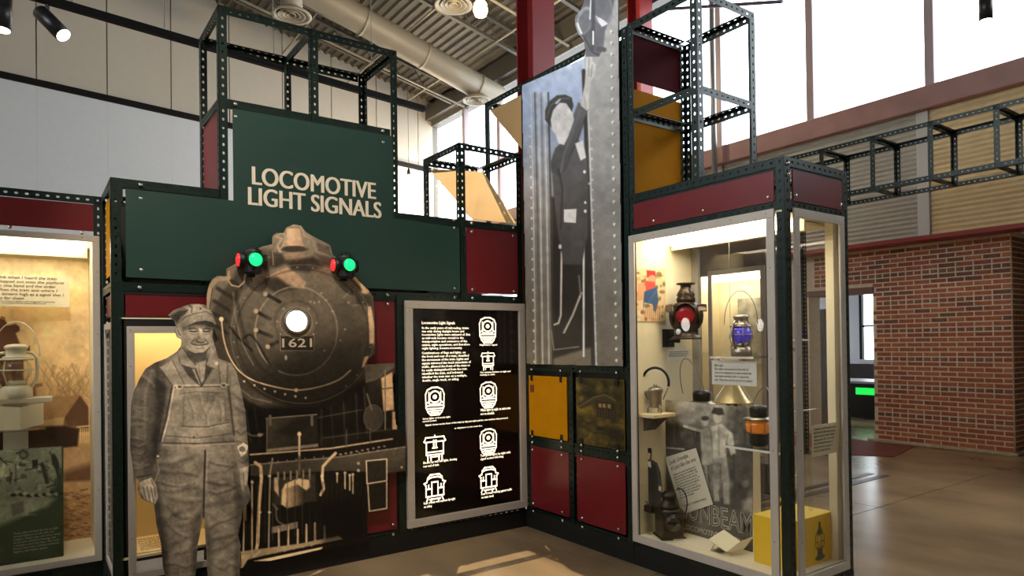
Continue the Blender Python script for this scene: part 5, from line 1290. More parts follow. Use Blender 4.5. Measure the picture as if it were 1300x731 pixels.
# pedestal with lantern
yq = .88
c = yplace(21, 505, yq); zt = c[2]; xq = c[0]
PD = root('lantern_stand', (xq, yq, .185), 'pale grey pedestal holding the white lantern in the left case', 'stand')
M_PED = mat('putty_grey', (206, 200, 176), .6)
mk('column', box(xq-.07, xq+.06, yq-.02, yq+.05, .185, zt-.03), M_PED, PD)
mk('shelf', box(xq-.26, xq+.19, yq-.085, yq+.09, zt-.032, zt, .003), M_PED, PD)
def lantern(name, c, s, label, body, globe, group=None, bailh=.16, bailw=.075, tubular=True, bail=True, shoulder=True):
    """railroad / barn lantern, base centre c, height about .30*s without bail"""
    r = root(name, c, label, 'lantern', group)
    P = lambda pr: lathe([(a*s, b*s) for a, b in pr], c, 24)
    x, y, z = c
    mk('base_tank', P([(.062, 0), (.066, .008), (.064, .045), (.05, .058), (.038, .062)]), body, r, True)
    mk('burner', P([(.036, .06), (.040, .075), (.030, .085)]), body, r, True)
    mk('globe', P([(.036, .085), (.057, .105), (.065, .135), (.058, .165), (.04, .185)]), globe, r, True)
    mk('cap', P([(.04, .185), (.056, .192), (.056, .2), (.042, .205), (.042, .235), (.048, .24), (.048, .25), (.035, .258), (.01, .262)]), body, r, True)
    if tubular:
        for sx in (-1, 1):
            pts = [(x+sx*.03*s, y, z+.222*s), (x+sx*.066*s, y, z+.216*s), (x+sx*.082*s, y, z+.19*s), (x+sx*.084*s, y, z+.13*s), (x+sx*.078*s, y, z+.085*s), (x+sx*.058*s, y, z+.05*s)]
            mk('side_tube', tube(pts, .008*s, 8), body, r, True)
    mk('guard_ring', tube(arc((x, y, z+.135*s), .070*s, 0, 345, 24, X_, Y_), .0028*s, 5, True), body, r, True)
    mk('guard_ring', tube(arc((x, y, z+.187*s), .066*s, 0, 345, 24, X_, Y_), .005*s, 5, True), body, r, True)
    for k in range(4):
        a = math.pi/4+k*math.pi/2
        mk('guard_wire', tube([(x+.05*s*math.cos(a), y+.05*s*math.sin(a), z+.06*s), (x+.070*s*math.cos(a), y+.070*s*math.sin(a), z+.12*s), (x+.06*s*math.cos(a), y+.06*s*math.sin(a), z+.19*s)], .0028*s, 5), body, r, True)
    if bail:
        pts = arc((x, y, z+.2*s), (bailw*s, bailh*s), 0, 180, 22, np.array([.82, -.57, 0]), Z_)
        mk('bail', tube(pts, .0026*s, 6), body, r, True)
    return r
M_WHL = mat('old_white_enamel', (206, 202, 176), .4)
M_CLEAR = glassmat('clear_globe', (.93, .93, .86), 2.2)
lantern('lantern', (xq, yq-.01, zt), 1.32, 'white lantern with clear globe and wire bail on the pedestal', M_WHL, M_CLEAR, bailh=.17, bailw=.115)
# folded booklet under the shelf
a = yplace(-2, 515, yq-.1)
BK = root('booklet', (xq, yq-.1, zt-.2), 'cream open booklet hung under the lantern shelf', 'booklet')
ct = xq+.02
mk('page', slab([(ct-.16, yq-.13, zt-.035), (ct, yq-.17, zt-.05), (ct, yq-.17, zt-.19), (ct-.16, yq-.13, zt-.185)], Y_, .003), mat('page_cream', (240, 228, 186), .7), BK)
mk('page', slab([(ct, yq-.17, zt-.05), (ct+.12, yq-.13, zt-.03), (ct+.12, yq-.13, zt-.165), (ct, yq-.17, zt-.19)], Y_, .003), mat('page_cream', (240, 228, 186), .7), BK)
mk('holder', box(ct-.16, ct+.13, yq-.18, yq-.02, zt-.2, zt-.195), M_ACRYL, BK)
# green board with tools drawing
yg = .70
GB = root('green_board', (-3.4, yg, .19), 'green illustrated text board standing on the left case floor', 'board')
cv = Canvas(-50, 566, 80.5, 712, .8, (52, 66, 42))
M_ = lambda g: (g*1.0, g*1.03, g*.82)
cv.poly([(-50, 574), (78, 566), (80, 630), (40, 650), (10, 668), (-50, 670)], grad([(566, M_(150)), (640, M_(140))]), 1)
for i in range(90):
    x, y = -45+rs.rand()*120, 572+rs.rand()*50; k = rs.rand()
    if k < .5: cv.ell(x, y, 1+rs.rand()*4, 1+rs.rand()*3, M_(rs.choice([60, 90, 180, 190])), .6, .8)
    else: cv.line([(x, y), (x+rs.randn()*8, y+rs.randn()*8)], 1+rs.rand()*1.5, M_(rs.choice([50, 70, 185])), .6, .8)
cv.ell(30, 577, 6, 5.5, M_(80), .7); cv.ell(30, 577, 4, 3.6, M_(130), .7); cv.poly([(41, 584), (48, 583), (48, 592), (41, 594)], M_(50), .6); cv.poly([(51, 588), (55, 586), (63, 613), (58, 615)], M_(56), .7); cv.ell(70, 586, 4, 11, M_(50), .8, rot=-18); cv.line([(68, 580), (75, 606)], 4, M_(52), 1)
cv.poly([(76, 600), (81, 590), (81, 640), (60, 640)], (46, 62, 38), 4)
for i in range(14): cv.ell(12+i*5, 626+rs.randn()*2, 4, 2.2, M_(40 if i % 2 else 170), .7)
cv.poly([(-50, 640), (20, 634), (72, 632), (60, 644), (36, 652), (14, 662), (8, 676), (-50, 690)], M_(158), 3, .8); cv.poly([(14, 640), (30, 636), (30, 650), (16, 656)], M_(110), 1.5); cv.line([(28, 654), (48, 653)], 1.6, M_(190), .6)
cv.poly([(-50, 690), (12, 662), (30, 656), (81, 640), (81, 712), (-50, 712)], (48, 64, 38), 4)
cv.shade(cv.noise(30, .06, 51)+cv.noise(4, .05, 52))
def pgb(U, V): return on_y(U, V, yg)
GO = [(-50, 575), (80, 566.5), (81, 708), (-50, 730)]
cv.setmask(GO)
cv.build('print', pgb, M_PRINTM, GB, 1.3)
go = [on_y(np.array(float(u)), np.array(float(v)), yg+.001) for u, v in [(-50, 575), (80.5, 566.5), (80.8, 712), (-50, 712)]]
for p in go[2:]: p[2] = .186
mk('board', slab(go, Y_, .01), mat('green_board_core', (46, 62, 40), .6), GB)
a = yplace(17, 703, yg); b = yplace(79, 703, yg); t = yplace(17, 676, yg)
mk('lettering', text_fit('Those who worked the line at night\ncarried lanterns to talk with one\nanother. Every color and every swing\nof the arm carried a meaning, and\na mistake could cost lives. The tools\nshown here were used by brakemen,\nflagmen, and station agents.', (a[0], yg-.0015, a[2]), X_, Z_, b[0]-a[0]-.01, t[2]-a[2], depth=.0008), mat('pale_green_ink', (196, 204, 168), .7), GB)
# =================================================================== RIGHT CASE CONTENTS
def xp(u, v, x): return on_x(np.array(float(u)), np.array(float(v)), x)
M_BRASSD = mat('dark_bronze', (64, 54, 44), .28, .7, var=.2, vscale=20)
M_NICKEL = mat('worn_nickel', (150, 142, 128), .3, .85, var=.15, vscale=20)
M_IRON = mat('blackened_iron', (38, 34, 30), .4, .5, var=.25, vscale=15)
M_REDG = mat('red_glass', (150, 10, 24), .22, spec=.5)
M_BLUEG = mat('blue_glass', (64, 48, 214), .08, spec=.8, coat=.5, emit=.12)
M_AMBER = mat('amber_glass', (206, 112, 4), .1, spec=.8, coat=.5, emit=.15)
M_CARD = mat('card_white', (232, 228, 214), .7)
M_INK = mat('dark_ink', (66, 62, 58), .8)
# --- red switch lamp on wall bracket
lc = np.array([.33, -1.421, 1.516])
SL = root('switch_lamp', tuple(lc), 'bronze switch lamp with red lens on the cream end wall', 'lamp')
mk('body', lathe([(.10, 0), (.104, .01), (.09, .02), (.078, .03), (.078, .07), (.092, .08), (.094, .22), (.08, .245), (.055, .255)], lc, 24), M_BRASSD, SL, True)
mk('chimney', lathe([(.06, .25), (.066, .275), (.056, .29), (.062, .305), (.046, .335), (.036, .35), (.036, .37), (.062, .375), (.062, .385), (.02, .388)], lc, 24), M_BRASSD, SL, True)
dv = np.array([-.80, -.60, 0])
def lens(cpos, d, r, m, parent, depth=.03, hood=True):
    d = np.array(d, float); d /= np.linalg.norm(d)
    mk('lens_ring', tube([cpos, cpos+d*depth*.8], r*1.16, 22), M_BRASSD, parent, True)
    mk('lens', tube([cpos+d*depth*.82, cpos+d*depth*1.05, cpos+d*depth*1.25, cpos+d*depth*1.32], [r, r*.86, r*.5, r*.05], 22), m, parent, True)
    if hood:
        up = np.array([0, 0, 1.]); sd = np.cross(d, up)
        V = []; Fc = []
        for j, e in enumerate((.6, 2.0)):
            for a in np.linspace(20, 160, 13):
                V.append(cpos+d*depth*e+r*1.18*(math.cos(math.radians(a))*sd+math.sin(math.radians(a))*up)*(1 if j == 0 else (.93)))
        for i in range(12): Fc.append((i, i+1, 14+i, 13+i))
        V2 = [v+np.array([0, 0, .002]) for v in V]
        Fc2 = [tuple(26+k for k in f)[::-1] for f in Fc]
        mk('hood', (V+V2, Fc+Fc2), M_BRASSD, parent, True)
cl = lc+np.array([0, 0, .165])
lens(cl+dv*.07, dv, .066, M_REDG, SL)
sd = np.array([.60, -.80, 0])
lens(cl+sd*.075, sd, .066, M_IRON, SL); lens(cl-sd*.075, -sd, .066, M_IRON, SL)
mk('peep_window', tube([lc+np.array([-.076, .0, .052]), lc+np.array([-.086, .0, .052])], .020, 14), mat('milk_glass', (235, 240, 245), .2), SL, True)
mk('wall_bracket', join(box(.26, .375, -1.275, -1.268, 1.465, 1.59), tube([(.32, -1.27, 1.51), (.33, -1.36, 1.505)], .012, 8)), M_BLACK, SL)
# --- colour picture on the end wall
yw = -1.272
PIC = root('colour_picture', (.12, yw, 1.62), 'small colour print of a red and blue figure on the end wall', 'picture')
p0 = on_y(np.array(808.), np.array(343.), yw); p1 = on_y(np.array(843.), np.array(407.), yw)
cv = Canvas(806, 341, 845, 408, .5, (226, 196, 150))
for i in range(60):
    x, y = 806+rs.rand()*39, 345+rs.rand()*62
    cv.ell(x, y, 1+rs.rand()*3, 1+rs.rand()*2.5, [(120, 70, 50), (90, 84, 60), (214, 150, 90), (236, 220, 190)][rs.randint(4)], .7, .7)
cv.poly([(810, 360), (818, 358), (820, 380), (808, 382)], (214, 160, 120), 1)
cv.poly([(821, 343), (832, 344), (833, 352), (821, 352)], (206, 54, 50), .7); cv.ell(828, 354, 5, 5, (224, 150, 120), .7)
cv.poly([(819, 356), (832, 358), (832, 372), (820, 374)], (216, 84, 72), .8); cv.poly([(818, 370), (834, 364), (836, 382), (832, 398), (828, 386), (818, 384), (816, 394)], (64, 92, 130), .8)
for i in range(8): cv.line([(820+i*2.4, 388), (819+i*2.6, 405)], 1, (150, 90, 60), .6, .6)
cv.build('print', lambda U, V: on_y(U, V, yw), M_PRINTM, PIC, 1.0)
q = [on_y(np.array(u), np.array(v), yw+.001) for u, v in ((806., 341.), (845., 341.), (845., 408.), (806., 408.))]
mk('board', slab(q, Y_, .004), M_CARD, PIC)
# --- caption card under the switch lamp
def cardx(name, u0, v0, u1, v1, x, body, label, m=M_CARD):
    a = xp(u0, v1, x); b = xp(u1, v1, x); t = xp(u0, v0, x)
    r = root(name, (x, (a[1]+b[1])/2, a[2]), label, 'card', 'caption cards in the lantern case')
    mk('card', box(x, x+.003, a[1], b[1], a[2], t[2]), m, r)
    w_, h_ = abs(b[1]-a[1]), t[2]-a[2]
    mk('lettering', text_fit(body, (x-.0006, a[1]-w_*.07, a[2]+h_*.12), NY, Z_, w_*.84, h_*.74, depth=.0004), M_INK, r)
    return r
yc_ = yw
a = on_y(np.array(848.), np.array(457.), yc_); b = on_y(np.array(877.), np.array(457.), yc_); t = on_y(np.array(848.), np.array(444.), yc_)
r = root('caption_card', ((a[0]+b[0])/2, yc_, a[2]), 'white caption card on the end wall below the switch lamp', 'card', 'caption cards in the lantern case')
mk('card', box(a[0], b[0], yc_, yc_+.003, a[2], t[2]), M_CARD, r)
mk('lettering', text_fit('Switch lamps showed the\nposition of a track switch.\nGreen: clear. Red: stop.', (a[0]+.01, yc_-.0006, a[2]+.02), X_, Z_, (b[0]-a[0])*.85, (t[2]-a[2])*.6, depth=.0004), M_INK, r)
cr = cardx('caption_card', 904, 457.5, 961, 487.5, .27, 'Blue Light:\nBlue lights were placed on the ends of\ncars or on equipment to warn crews that\nmen were working under or about the\ncars. They must not be moved or coupled.', 'grey caption card under the blue lantern', mat('card_grey', (206, 206, 196), .7))
# --- blue lantern on acrylic shelf
lb = np.array([.30, -1.88, 1.405])
lantern('lantern', tuple(lb), 1.0, 'nickel lantern with deep blue globe hanging in the lantern case', M_NICKEL, M_BLUEG, 'lanterns in the right case', bailh=.21, bailw=.105)
SH = root('acrylic_shelf', (.31, -1.88, 1.39), 'clear acrylic shelf under the blue lantern', 'shelf')
mk('plate', box(.22, .42, -1.70, -2.02, 1.394, 1.402), M_ACRYL, SH)
mk('edge', box(.218, .222, -1.70, -2.02, 1.392, 1.404), mat('edge_white', (220, 220, 210), .4), SH)
mk('bracket', box(.42, .598, -1.80, -1.96, 1.394, 1.402), M_ACRYL, SH)
o = mk('hanging_wire', tube([(.30, -1.80, 1.405), (.30, -1.80, 2.16)], .0016, 5), mat('steel_wire', (190, 186, 170), .3, .7))
tag(o, 'thin vertical hanging wire beside the blue lantern', 'wire')
# --- amber lantern on its shelf
la = np.array([.22, -2.05, .872])
r = root('lantern', tuple(la), 'squat lantern with amber ribbed globe on clear shelf', 'lantern', 'lanterns in the right case')
mk('base_tank', lathe([(.04, 0), (.05, .006), (.058, .02), (.058, .07), (.066, .078)], la, 24), M_IRON, r, True)
mk('globe', lathe([(.060, .078), (.074, .095), (.076, .13), (.066, .155)], la, 24), M_AMBER, r, True)
for k in range(6):
    an = k*math.pi/3
    mk('guard_wire', tube([la+np.array([.07*math.cos(an), .07*math.sin(an), .078]), la+np.array([.079*math.cos(an), .079*math.sin(an), .112]), la+np.array([.07*math.cos(an), .07*math.sin(an), .156])], .003, 5), M_NICKEL, r, True)
mk('brim', lathe([(.06, .152), (.088, .158), (.088, .166), (.05, .175)], la, 24), M_NICKEL, r, True)
mk('cap', lathe([(.05, .172), (.052, .225), (.045, .24), (.015, .246)], la, 24), M_IRON, r, True)
mk('bail', tube(arc(la+np.array([0, 0, .16]), (.09, .20), 20, 170, 20, (.3, .95, 0), (.35, 0, .93)), .003, 6), M_NICKEL, r, True)
SH = root('acrylic_shelf', (.25, -2.1, .86), 'clear acrylic shelf carrying the amber lantern', 'shelf')
mk('plate', box(.10, .42, -1.90, -2.30, .86, .868), M_ACRYL, SH)
mk('edge', box(.097, .101, -1.90, -2.30, .858, .870), mat('edge_white', (220, 220, 210), .4), SH)
mk('leg', box(.40, .42, -1.93, -1.95, .205, .86), M_ACRYL, SH)
mk('leg', box(.40, .42, -2.25, -2.27, .5, .86), M_ACRYL, SH)
# --- lamp with black hoop handle on wooden shelf
WS = root('wooden_shelf', (.15, -1.33, .99), 'small pale wooden shelf on the end wall', 'shelf')
mk('board', box(.02, .24, -1.265, -1.40, .995, 1.02, .003), mat('pale_wood', (224, 204, 158), .6, var=.1, vscale=20), WS)
mk('bracket', slab([(.06, -1.268, .992), (.06, -1.38, .992), (.06, -1.268, .90)], X_, .12), mat('dark_bracket', (60, 54, 46), .5), WS)
lh = np.array([.12, -1.325, 1.022])
r = root('hand_lamp', tuple(lh), 'silver hand lamp with black hoop handle on wooden shelf', 'lamp')
mk('body', lathe([(.034, .035), (.04, .045), (.042, .13), (.05, .14), (.05, .165), (.04, .17), (.03, .178)], lh, 20), M_NICKEL, r, True)
mk('top_bulb', lathe([(.014, .176), (.014, .19), (.003, .196)], lh, 10), M_NICKEL, r, True)
for k in range(3):
    an = k*2*math.pi/3+.4
    mk('leg', tube([lh+np.array([.036*math.cos(an), .036*math.sin(an), .06]), lh+np.array([.052*math.cos(an), .052*math.sin(an), .03]), lh+np.array([.054*math.cos(an), .054*math.sin(an), .001])], .005, 6), M_NICKEL, r, True)
hx = np.array([.57, -.82, 0])
mk('handle_wire', tube([lh-hx*.05+np.array([0, 0, .09]), lh-hx*.085+np.array([0, 0, .17])], .004, 6), M_NICKEL, r, True)
mk('handle_wire', tube([lh+hx*.05+np.array([0, 0, .09]), lh+hx*.085+np.array([0, 0, .17])], .004, 6), M_NICKEL, r, True)
mk('handle', tube(arc(lh+np.array([0, 0, .205]), (.09, .10), -15, 195, 20, hx, Z_), .009, 8), M_BLACK, r, True)
# --- poster
xP = .275
PO = root('poster_board', (xP, -1.62, .21), 'grey poster lettered SUNBEAM standing in the lantern case', 'poster')
cv = Canvas(840, 504, 956, 706, .7, (92, 88, 78))
G = lambda g: (g*1.03, g*1.0, g*.9)
full = (slice(0, cv.h), slice(0, cv.w))
cv.put(full, np.ones((cv.h, cv.w)), grad([(505, G(150)), (535, G(124)), (560, G(84)), (600, G(80)), (650, G(72)), (706, G(70))]))
cv.poly([(843, 534), (890, 545), (890, 575), (843, 572)], G(60), 4); cv.line([(868, 540), (895, 547)], 2.5, G(140), .8); cv.line([(843, 568), (868, 570)], 2, G(150), .8)
cv.poly([(925, 510), (950, 514), (956, 560), (956, 640), (930, 650), (922, 560)], G(66), 6)
for i in range(26): cv.ell(926+rs.rand()*26, 515+rs.rand()*60, 2+rs.rand()*3, 2+rs.rand()*5, G(50 if i % 2 else 110), 1.5, .5)
# girl
cv.ell(895, 535, 4.5, 6, G(164), .8); cv.ell(895, 531, 5, 3, G(60), .9); cv.poly([(889, 545), (901, 543), (904, 570), (906, 590), (891, 590), (890, 565)], G(138), 1.2); cv.line([(868, 541), (880, 545), (892, 548)], 2, G(160), .7)
cv.line([(896, 590), (898, 622), (901, 628)], 3, G(120), 1); cv.line([(902, 590), (904, 620)], 3, G(104), 1)
# man
cv.ell(911, 529, 6, 8, G(168), .8); cv.poly([(903, 524), (906, 517), (917, 518), (920, 526), (912, 527)], G(54), .8)
cv.poly([(902, 541), (916, 538), (930, 550), (934, 575), (928, 578), (922, 560), (922, 582), (905, 582), (904, 558)], G(160), 1.2); cv.poly([(905, 582), (922, 580), (926, 606), (926, 640), (919, 640), (917, 610), (912, 625), (914, 636), (907, 636), (904, 606)], G(132), 1.2)
cv.line([(912, 542), (913, 578)], 1.6, G(100), 1, .6); cv.line([(924, 552), (920, 575)], 1.4, G(90), 1, .6); cv.line([(915, 590), (914, 630)], 2, G(80), 1.2, .6)
for i in range(12): cv.ell(940+rs.randn()*8, 610+rs.rand()*36, 3+rs.rand()*3, 4+rs.rand()*5, G(120 if i % 2 else 56), 2, .6)
cv.poly([(942, 636), (956, 632), (956, 652), (942, 650)], G(146), 3, .6)
cv.shade(cv.noise(24, .08, 61)+cv.noise(5, .06, 62))
PMO = [(842.5, 507.5), (955, 518), (955, 704), (842, 690)]
cv.setmask(PMO)
def ppo(U, V):
    P = on_x(U, V, xP); P[..., 1] = np.clip(P[..., 1], -2.1, -1.272); P[..., 2] = np.clip(P[..., 2], .207, 2); return P
cv.build('photo_print', ppo, M_PRINTM, PO, 1.7)
pm = [xp(u, v, xP+.001) for u, v in PMO]; pm[0][1] = pm[3][1] = -1.275; pm[2][2] = pm[3][2] = .206; pm[0][2] = 1.07
mk('board', slab(pm, X_, .008), mat('poster_core', (120, 114, 100), .6), PO)
a = xp(858, 679, xP); b = xp(953, 690, xP); t = xp(858, 656, xP)
mk('lettering', text_fit('SUNBEAM', (xP-.0012, -1.40, .305), NY, Z_, .56, .135, depth=.001, off=.012), mat('poster_white', (206, 202, 186), .7), PO)
mk('lettering', text_fit('SUNBEAM', (xP-.0024, -1.402, .308), NY, Z_, .556, .129, depth=.001, off=-.012), mat('poster_grey', (88, 84, 74), .7), PO)
mk('lettering', text_fit('LOCOMOTIVE LIGHTING', (xP-.0012, -1.42, .235), NY, Z_, .50, .036, depth=.001), mat('poster_pale', (190, 186, 170), .7), PO)
# --- letter leaning on the poster
xl = .262
LQ = [xp(u, v, xl) for u, v in ((844, 580.5), (883.5, 568.5), (905, 640), (866, 653))]
r = root('letter', tuple((LQ[2]+LQ[3])/2), 'tilted white letter page pinned over the poster', 'letter')
mk('page', slab(LQ, X_, .003), mat('letter_paper', (216, 208, 184), .7), r)
rt = (LQ[2]-LQ[3]); W_ = np.linalg.norm(rt); rt = rt/W_; upv = LQ[0]-LQ[3]; H_ = np.linalg.norm(upv); upv = upv/H_
mk('handwriting', text_fit('Look, Grandpa,\nIt\'s just like the one', LQ[3]+rt*W_*.08+upv*H_*.72+np.array([-.0012, 0, 0]), rt, upv, W_*.84, H_*.2, depth=.0006, shear=.4), mat('dark_ink', (66, 62, 58), .8), r)
mk('lettering', text_fit('Children who watch the trains go by\nknow the engine by its headlight long\nbefore the engineer can be seen. They\nwave to him from the fence and he\nwaves back to them from the cab. The\nlight that leads the train through the\nnight is built to last for years. It\nstays bright in rain, in snow and fog,\nand it never fails on the long run\nhome across the plains.', LQ[3]+rt*W_*.1+upv*H_*.24+np.array([-.0012, 0, 0]), rt, upv, W_*.78, H_*.44, depth=.0006), mat('dark_ink', (66, 62, 58), .8), r)
mk('lettering', text_fit('THE BEST COMPANY MADE', LQ[3]+rt*W_*.14+upv*H_*.1+np.array([-.0012, 0, 0]), rt, upv, W_*.72, H_*.035, depth=.0006), mat('dark_ink', (66, 62, 58), .8), r)
# --- black inspector lamp
li = np.array([.13, -1.42, .206])
r = root('inspection_lamp', tuple(li), 'black box-shaped inspection lamp with round bullseye on case floor', 'lamp')
rot = Matrix.Rotation(math.radians(-28), 3, 'Z')
def rotg(g, c):
    return [tuple(np.array(rot @ Vector(np.array(v)-c))+c) for v in g[0]], g[1]
mk('body', rotg(box(li[0]-.075, li[0]+.075, li[1]-.075, li[1]+.075, .206, .40, .012), li), M_IRON, r)
mk('base', rotg(box(li[0]-.085, li[0]+.085, li[1]-.085, li[1]+.085, .206, .222, .004), li), M_IRON, r)
mk('dome', lathe([(.07, .19), (.066, .215), (.045, .235), (.042, .26), (.05, .265), (.05, .285), (.03, .30), (.008, .305)], li, 20), M_IRON, r, True)
dI = np.array([-.55, -.83, 0]); dI /= np.linalg.norm(dI)
bc = li+np.array([0, 0, .115])
mk('bullseye_barrel', tube([bc+dI*.05, bc+dI*.11, bc+dI*.13], [.058, .058, .066], 22), M_IRON, r, True)
mk('lens', tube([bc+dI*.125, bc+dI*.135, bc+dI*.14], [.056, .04, .004], 22), mat('dark_lens', (24, 24, 26), .08, spec=.8), r, True)
mk('handle', tube(arc(li+np.array([.02, -.08, .24]), (.05, .09), -60, 120, 14, (.3, -.9, 0), Z_), .004, 6), M_IRON, r, True)
# --- little conductor figure cutout
yf = None
xF = .10
FO = [(818, 572), (819, 569), (826, 568.5), (827, 573), (826, 583), (834, 588), (838, 600), (840, 618), (838, 640), (836, 652), (820, 652), (818, 640), (814, 622), (814, 602), (817, 588), (821, 584)]
FI = root('figure_cutout', tuple(xp(828, 655, xF)), 'small photo cutout of a uniformed train conductor in peaked cap', 'cutout')
cv = Canvas(812, 566, 842, 654, .5, (44, 42, 38))
cv.poly([(818, 572), (819, 569), (826, 568.5), (827, 574), (818, 575)], (26, 24, 22), .5); cv.poly([(819, 575), (826, 575), (825, 583), (820, 584)], (196, 178, 146), .6); cv.poly([(822, 586), (826, 585), (827, 594), (823, 592)], (214, 206, 190), .6)
cv.line([(817, 590), (814, 620)], 1, (200, 186, 150), .5, .7); cv.line([(834, 590), (839, 620)], 2, (76, 72, 64), .9); cv.line([(824, 596), (822, 640)], 1.5, (72, 68, 60), .8); cv.poly([(836, 616), (840, 618), (839, 624), (836, 622)], (190, 172, 140), .5)
cv.poly([(817, 625), (828, 625), (827, 651), (820, 651)], (62, 58, 52), 1); cv.line([(823, 628), (823, 650)], 1.6, (120, 112, 98), .7)
cv.setmask(FO); cv.build('photo_print', lambda U, V: on_x(U, V, xF), M_PRINTM, FI, 1.1)
mk('board', slab([xp(u, v, xF+.001) for u, v in FO], X_, .006), mat('figure_core', (90, 84, 70), .6), FI)
fb = xp(828, 652, xF)
mk('prop', box(xF+.007, xF+.018, fb[1]-.015, fb[1]+.015, .206, fb[2]+.1), M_ACRYL, FI)
cs = xp(823, 646, xF-.03)
r = root('conductor_case', tuple(cs), 'tiny dark suitcase beside the small conductor figure', 'case')
mk('body', box(cs[0]-.015, cs[0]+.02, cs[1]-.03, cs[1]+.045, cs[2]-.02, cs[2]+.025, .004), M_IRON, r)
mk('handle', tube(arc(cs+np.array([0, .02, .025]), .02, 0, 180, 8, Y_, Z_), .003, 5), M_IRON, r)
mk('support', box(cs[0]-.01, cs[0]+.015, cs[1]-.02, cs[1]+.03, .206, cs[2]-.02), M_ACRYL, r)
# --- cards and book on the case floor
r = root('caption_card', (.10, -1.66, .206), 'flat cream caption card on the lantern case floor', 'card', 'caption cards in the lantern case')
ck = [on_z(np.array(u), np.array(v), .207) for u, v in ((872., 677.), (908., 688.), (902., 700.), (855., 686.))]
mk('card', slab(ck, Z_, .006), mat('card_cream', (238, 228, 200), .7), r)
bkz = .26
r = root('open_book', tuple(on_z(np.array(928.), np.array(700.), .207)), 'open booklet propped on a clear stand near the yellow block', 'book')
b1 = [(.06, -1.76, .225), (.10, -1.90, .215), (.22, -1.93, .30), (.18, -1.78, .31)]
q = [on_x(np.array(u), np.array(v), xx) for u, v, xx in ((919., 672., .2), (940., 687., .15), (923., 700., .08), (900., 684., .13))]
mk('page', slab(q, (0, 0, -1), .006), mat('page_cream', (240, 228, 186), .7), r)
q2 = [on_x(np.array(u), np.array(v), xx) for u, v, xx in ((940., 687., .15), (957., 680., .22), (944., 696., .15), (923., 700., .08))]
mk('page', slab(q2, (0, 0, -1), .006), mat('page_shade', (206, 190, 150), .7), r)
mk('stand', join(box(.09, .19, -1.78, -1.86, .206, .212), box(.13, .14, -1.80, -1.84, .206, .24)), M_ACRYL, r)
# --- yellow block
YB = root('yellow_block', (.33, -2.18, .206), 'bright yellow display block with a printed lantern, in case corner', 'block')
bx0, bx1, by0, by1, bz1 = .13, .545, -2.315, -2.065, .485
mk('block', box(bx0, bx1, by0, by1, .206, bz1, .003), mat('yellow_paint', (240, 196, 28), .45), YB)
cv = Canvas(0, 0, 40, 76, .5, (240, 196, 28))
K = (66, 62, 34)
cv.ell(20, 68, 13, 5, K, .8); cv.poly([(14, 52), (26, 52), (28, 66), (12, 66)], K, .8); cv.ell(20, 50, 8, 3, (90, 84, 40), .8); cv.poly([(12, 28), (28, 28), (29, 44), (24, 51), (16, 51), (11, 44)], (190, 160, 40), .8)
for x in (8, 32): cv.line([(20+(x-20)*.5, 20), (x, 30), (x, 48), (20+(x-20)*.5, 54)], 1.6, K, .6)
cv.line([(8, 40), (32, 40)], 1.2, K, .5); cv.poly([(13, 28), (27, 28), (25, 18), (15, 18)], K, .8); cv.poly([(15, 18), (25, 18), (22, 10), (18, 10)], (84, 78, 40), .8); cv.ell(20, 8, 3, 3, K, .7); cv.ell(18, 36, 3, 6, (226, 200, 90), 1)
def pyb(U, V):
    P = np.zeros(U.shape+(3,)); P[..., 1] = by0-.001; P[..., 0] = .33+(U/40)*.15; P[..., 2] = .462-(V/76)*.25; return P
cv.build('lantern_print', pyb, M_PRINTM, YB, 1.0)
o = mk('yellow_post', box(.44, .46, -2.03, -2.05, .205, .86), mat('yellow_paint', (240, 196, 28), .45)); tag(o, 'slim yellow upright post behind the amber lantern', 'post')
# --- lanterns standing behind the poster
PED = root('pedestal', (.44, -1.5, .205), 'cream pedestal hidden behind the grey poster', 'stand')
mk('block', box(.33, .55, -1.29, -1.83, .205, .98), M_CREAM, PED)
c1 = np.array([.43, -1.46, .982])
r = root('lantern', tuple(c1), 'low black lantern cap with tall thin wire bail behind the poster', 'lantern', 'lanterns in the right case')
mk('body', lathe([(.09, 0), (.09, .06), (.11, .085), (.10, .098), (.062, .112)], c1, 24), M_NICKEL, r, True)
mk('cap', lathe([(.058, .11), (.06, .165), (.05, .178), (.035, .185), (.01, .188)], c1, 20), M_IRON, r, True)
mk('bail', tube(arc(c1+np.array([-.02, .05, .16]), (.075, .25), 0, 180, 22, (.45, -.9, 0), (-.2, .1, .97)), .003, 6), M_NICKEL, r, True)
c2 = np.array([.45, -1.70, .982])
r = root('shade_lamp', tuple(c2), 'conical brass shade lamp on a red and white striped base', 'lamp')
for k, cc_ in enumerate(((210, 204, 190), (40, 36, 34), (226, 220, 206), (168, 34, 36), (226, 220, 206))):
    mk('stripe', box(.43, .47, -1.63-k*.03, -1.66-k*.03, .982, 1.10), mat('stripe_%d' % k, cc_, .6), r)
mk('shade', lathe([(.13, .115), (.125, .12), (.05, .23), (.035, .28), (.02, .285)], c2, 28), mat('dull_brass', (190, 172, 128), .3, .7), r, True)
mk('neck', tube([c2+np.array([0, 0, .28]), c2+np.array([0, .05, .34]), c2+np.array([0, .11, .40])], .008, 8), M_NICKEL, r, True)
